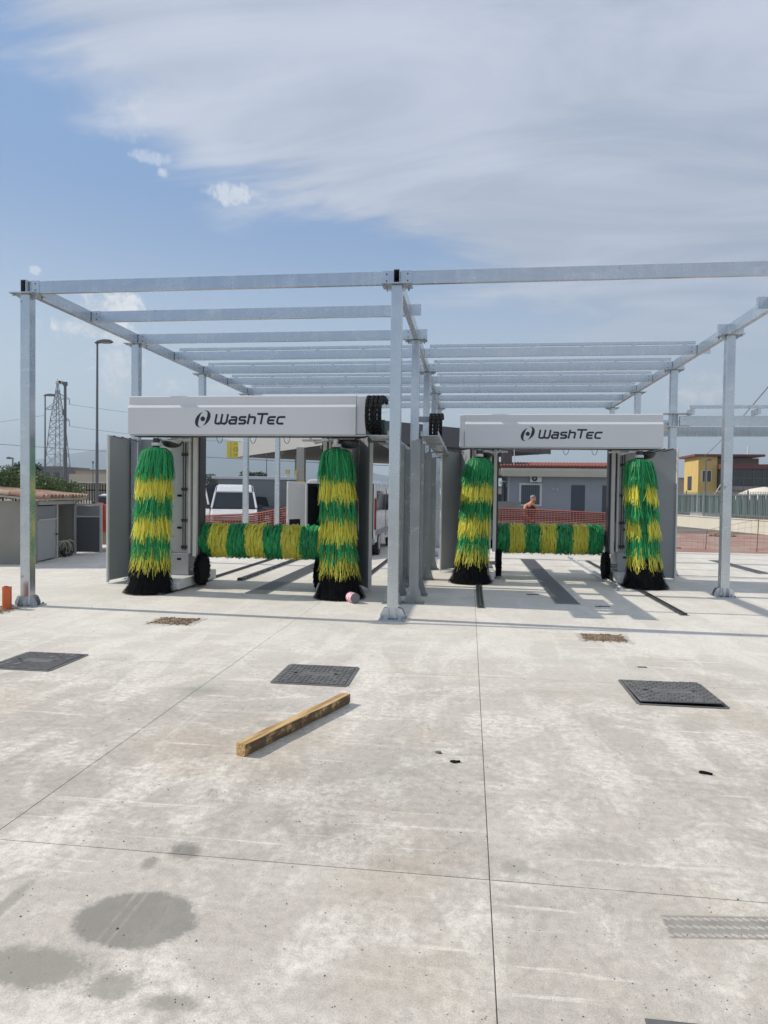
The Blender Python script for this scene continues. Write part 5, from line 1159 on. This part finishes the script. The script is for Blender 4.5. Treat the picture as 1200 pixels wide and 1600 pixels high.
far_building(-42, 120, 16, 9, 3.4, mat('far_white', (.50, .49, .46), .9), 'long low pale building seen above the small van', 8)
far_building(-18, 100, 26, 9, 2.8, mat('far_pale', (.42, .41, .39), .9), 'long low pale building behind the dark blue car', 10)
far_building(30.5, 130, 30, 9, 5.2, mat('far_tan', (.36, .31, .25), .9), 'tan building beyond the yellow building', 8)
for k, (x, h) in enumerate([(-31.5, 6.5), (-29.5, 5.8)]): pass
fb = thing('iron_fence', 'black iron railing fence with pointed bars behind the hedge', 'fence', (-24, 38, 0)); b = MB()
for i in range(60): b.cyl((i * .17, 0, 0), (i * .17, 0, 1.9), .028, n=5); b.cyl((i * .17, 0, 1.9), (i * .17, 0, 2.08), .035, .002, n=5)
b.build('railing_bar', BLACK, fb); MB().box(0, 10.2, -.02, .02, 1.6, 1.67).build('rail', BLACK, fb)
for k, x in enumerate((-43.9, -33.3)):
    b = MB().cyl((0, 0, 0), (0, 0, 4.8), .06, .05, n=6).cyl((0, 0, 4.8), (0, 0, 5.05), .12, n=6); tag(b.build('flue_pole', POLE, None, loc=(x, 75, 0)), ('thin dark pole beside the left canopy post, left of the pylon', 'thin dark pole right of the nearer street lamp')[k], 'pole')
# two yellowish posts of a distant gate near the van
for k, x in enumerate((-9.95, -9.45)): b = MB().cyl((0, 0, 0), (0, 0, 2.55 + .1 * k), .12, n=8).box(-.1, .1, -.1, .1, 2.66, 2.9); tag(b.build('bollard_post', mat('ochre_post', (.42, .36, .18), .8), None, loc=(x * 1.0, 36.5, 0)), ('left', 'right')[k] + ' one of two thin ochre posts above the dark blue car', 'post')

# ============================================================ MOUNTAIN
mb = MB(); prof = [(-3600, 30), (-2900, 60), (-2300, 85), (-1858, 96), (-1693, 122), (-1558, 145), (-1398, 168), (-1240, 194), (-1059, 220), (-957, 213), (-805, 184), (-656, 158), (-509, 125), (-315, 70), (-32, 35), (400, 22), (1500, 18), (3600, 15)]
def ph(x):
    for (a, c) in zip(prof, prof[1:]):
        if a[0] <= x <= c[0]: return a[1] + (c[1] - a[1]) * (x - a[0]) / (c[0] - a[0])
    return 15
nx, ny = 150, 26
for j in range(ny + 1):
    for i in range(nx + 1):
        x = -3600 + 7200 * i / nx; f = j / ny; y = 1900 + 1300 * f; s_ = 1 - abs(f - .46) / .54; s_ = max(0, s_) ** .8
        z = ph(x) * s_ * (y / 2500) + s_ * (mnoise.fractal(Vector((x / 300, y / 300, 0)), 1, 2, 5) * 14 + mnoise.noise(Vector((x / 90, y / 90, 3))) * 3) * (1 - .6 * (f > .4)); mb.v.append((x, y, z - .5))
for j in range(ny):
    for i in range(nx): k = j * (nx + 1) + i; mb.f.append((k, k + 1, k + nx + 2, k + nx + 1))
mb.build('mountain', ground_mat('far_slope', (.04, .07, .075), (.08, .11, .12), .01), kind='structure', smooth=True)

# ============================================================ PERSON
def person():
    t = thing('person', 'man in a dark sleeveless top standing behind the orange net', 'person', (1.90, 22.0, -.006), None, .55)
    SK = mat('skin', (.66, .29, .16), .55, 0, .05, 4); me = bpy.data.meshes.new('body')
    V = []; E_ = []; RD = []
    def n(p, r, par=None):
        V.append(p); RD.append(r); i = len(V) - 1
        if par is not None: E_.append((par, i))
        return i
    pel = n((0, 0, .86), .145); wa = n((.0, -.02, 1.0), .135, pel); ch = n((-.01, -.05, 1.20), .165, wa); sh = n((-.01, -.06, 1.33), .13, ch); nk = n((.02, -.09, 1.41), .06, sh)
    hd = n((.035, -.13, 1.49), .075, nk); h2 = n((.04, -.135, 1.545), .082, hd); n((.04, -.125, 1.60), .062, h2); n((.065, -.225, 1.525), .014, h2)
    for s_ in (-1, 1):
        a = n((s_ * .19, -.05, 1.32), .062, sh); el = n((s_ * .25 - .0, -.08, 1.06), .045, a); wr = n((s_ * .17 + .02, -.26, .88), .032, el); pm_ = n((s_ * .13 + .02, -.33, .86), .034, wr)
        for q in range(4): f1 = n((s_ * .13 + .02 + (q - 1.5) * .022, -.38, .85), .010, pm_); n((s_ * .13 + .02 + (q - 1.5) * .022, -.405 + .006 * abs(q - 1.5), .825), .008, f1)
        n((s_ * .085 + .02, -.345, .85), .010, pm_)
        hp = n((s_ * .10, 0, .80), .105, pel); kn = n((s_ * .12, -.03, .46), .07, hp); an = n((s_ * .12, .0, .10), .045, kn); n((s_ * .13, -.15, .045), .042, an)
    me.from_pydata(V, E_, []); me.materials.append(SK); o_ = bpy.data.objects.new('body', me); COL.objects.link(o_); o_.parent = t
    md = o_.modifiers.new('skin', 'SKIN'); sv = me.skin_vertices[0].data
    for i, r in enumerate(RD): sv[i].radius = (r, r * (.72 if i in (ch, wa, pel, sh) else 1))
    sv[pel].use_root = True; md.use_smooth_shade = True; o_.modifiers.new('sub', 'SUBSURF').levels = 2; o_.modifiers['sub'].render_levels = 2
    TP = mat('tank_top', (.035, .025, .03), .8); TR = mat('trousers', (.05, .06, .09), .8)
    b = MB(); n_ = 16
    for (z, cx, cy, rx, ry) in ((.84, 0, 0, .175, .135), (1.0, 0, -.02, .165, .125), (1.18, -.01, -.05, .19, .145), (1.28, -.01, -.06, .165, .125), (1.345, -.01, -.06, .10, .10)):
        b.v += [(cx + rx * math.cos(6.283 * i / n_), cy + ry * math.sin(6.283 * i / n_), z) for i in range(n_)]
    for j in range(4):
        for i in range(n_): b.f.append((j * n_ + i, j * n_ + (i + 1) % n_, (j + 1) * n_ + (i + 1) % n_, (j + 1) * n_ + i))
    b.build('tank_top', TP, t, smooth=True)
    b = MB()
    for s_ in (-1, 1): b.cyl((s_ * .10, 0, .86), (s_ * .12, -.03, .47), .118, .085, n=12).cyl((s_ * .12, -.03, .47), (s_ * .12, 0, .09), .085, .07, n=12)
    b.cyl((0, 0, .80), (0, 0, .93), .165, .16, n=14); b.build('trousers', TR, t)
    b = MB()
    for s_ in (-1, 1): b.box(s_ * .13 - .05, s_ * .13 + .05, -.21, .07, .0, .085)
    b.build('shoe', BLACK, t, bevel=.02)
    MB().lathe([(.088, 0), (.09, .03), (.075, .07), (.04, .095), (.005, .10)], (.04, -.118, 1.56), n=14).build('hair', mat('grey_hair', (.28, .26, .24), .8), t, smooth=True)
    MB().lathe([(.03, 0), (.055, .02), (.06, .05), (.05, .07)], (.045, -.165, 1.43), n=12).build('beard', mat('grey_beard', (.22, .20, .18), .8), t, smooth=True)
    e = MB(); [e.lathe([(.004, -.008), (.011, 0), (.004, .008)], (.045 + s_ * .03, -.212, 1.553), n=8) for s_ in (-1, 1)]; e.build('eye', BLACK, t); e = MB(); [e.lathe([(.004, -.03), (.016, 0), (.004, .03)], (.04 + s_ * .088, -.125, 1.54), n=8) for s_ in (-1, 1)]; e.build('ear', SK, t); MB().box(.02, .07, -.224, -.212, 1.487, 1.495).build('mouth', mat('lips', (.3, .1, .08), .6), t)
person()
# small pale stone thing behind the net
tag(MB().lathe([(.02, 0), (.12, .02), (.16, .12), (.10, .22), (.01, .25)], n=12).build('plastic_bucket', WHITE2, None, loc=(3.05, 22.4, .0)), 'pale round bucket behind the orange net right of the man', 'bucket')

# ============================================================ HAZE
b = MB().box(-4300, 4300, -250, 3400, -1.1, 285); hz = b.build('haze', mat('tmp', (1, 1, 1)), None, kind='stuff', label='thin pale haze in the air over the whole site', category='haze')
hm = bpy.data.materials.new('haze_air'); hm.use_nodes = True; nt = hm.node_tree; nt.nodes.clear(); ov = nt.nodes.new('ShaderNodeOutputMaterial'); pv = nt.nodes.new('ShaderNodeVolumePrincipled')
pv.inputs['Color'].default_value = (.72, .87, 1.0, 1); pv.inputs['Density'].default_value = .00058; pv.inputs['Anisotropy'].default_value = .2; nt.links.new(pv.outputs[0], ov.inputs['Volume'])
hz.data.materials.clear(); hz.data.materials.append(hm)
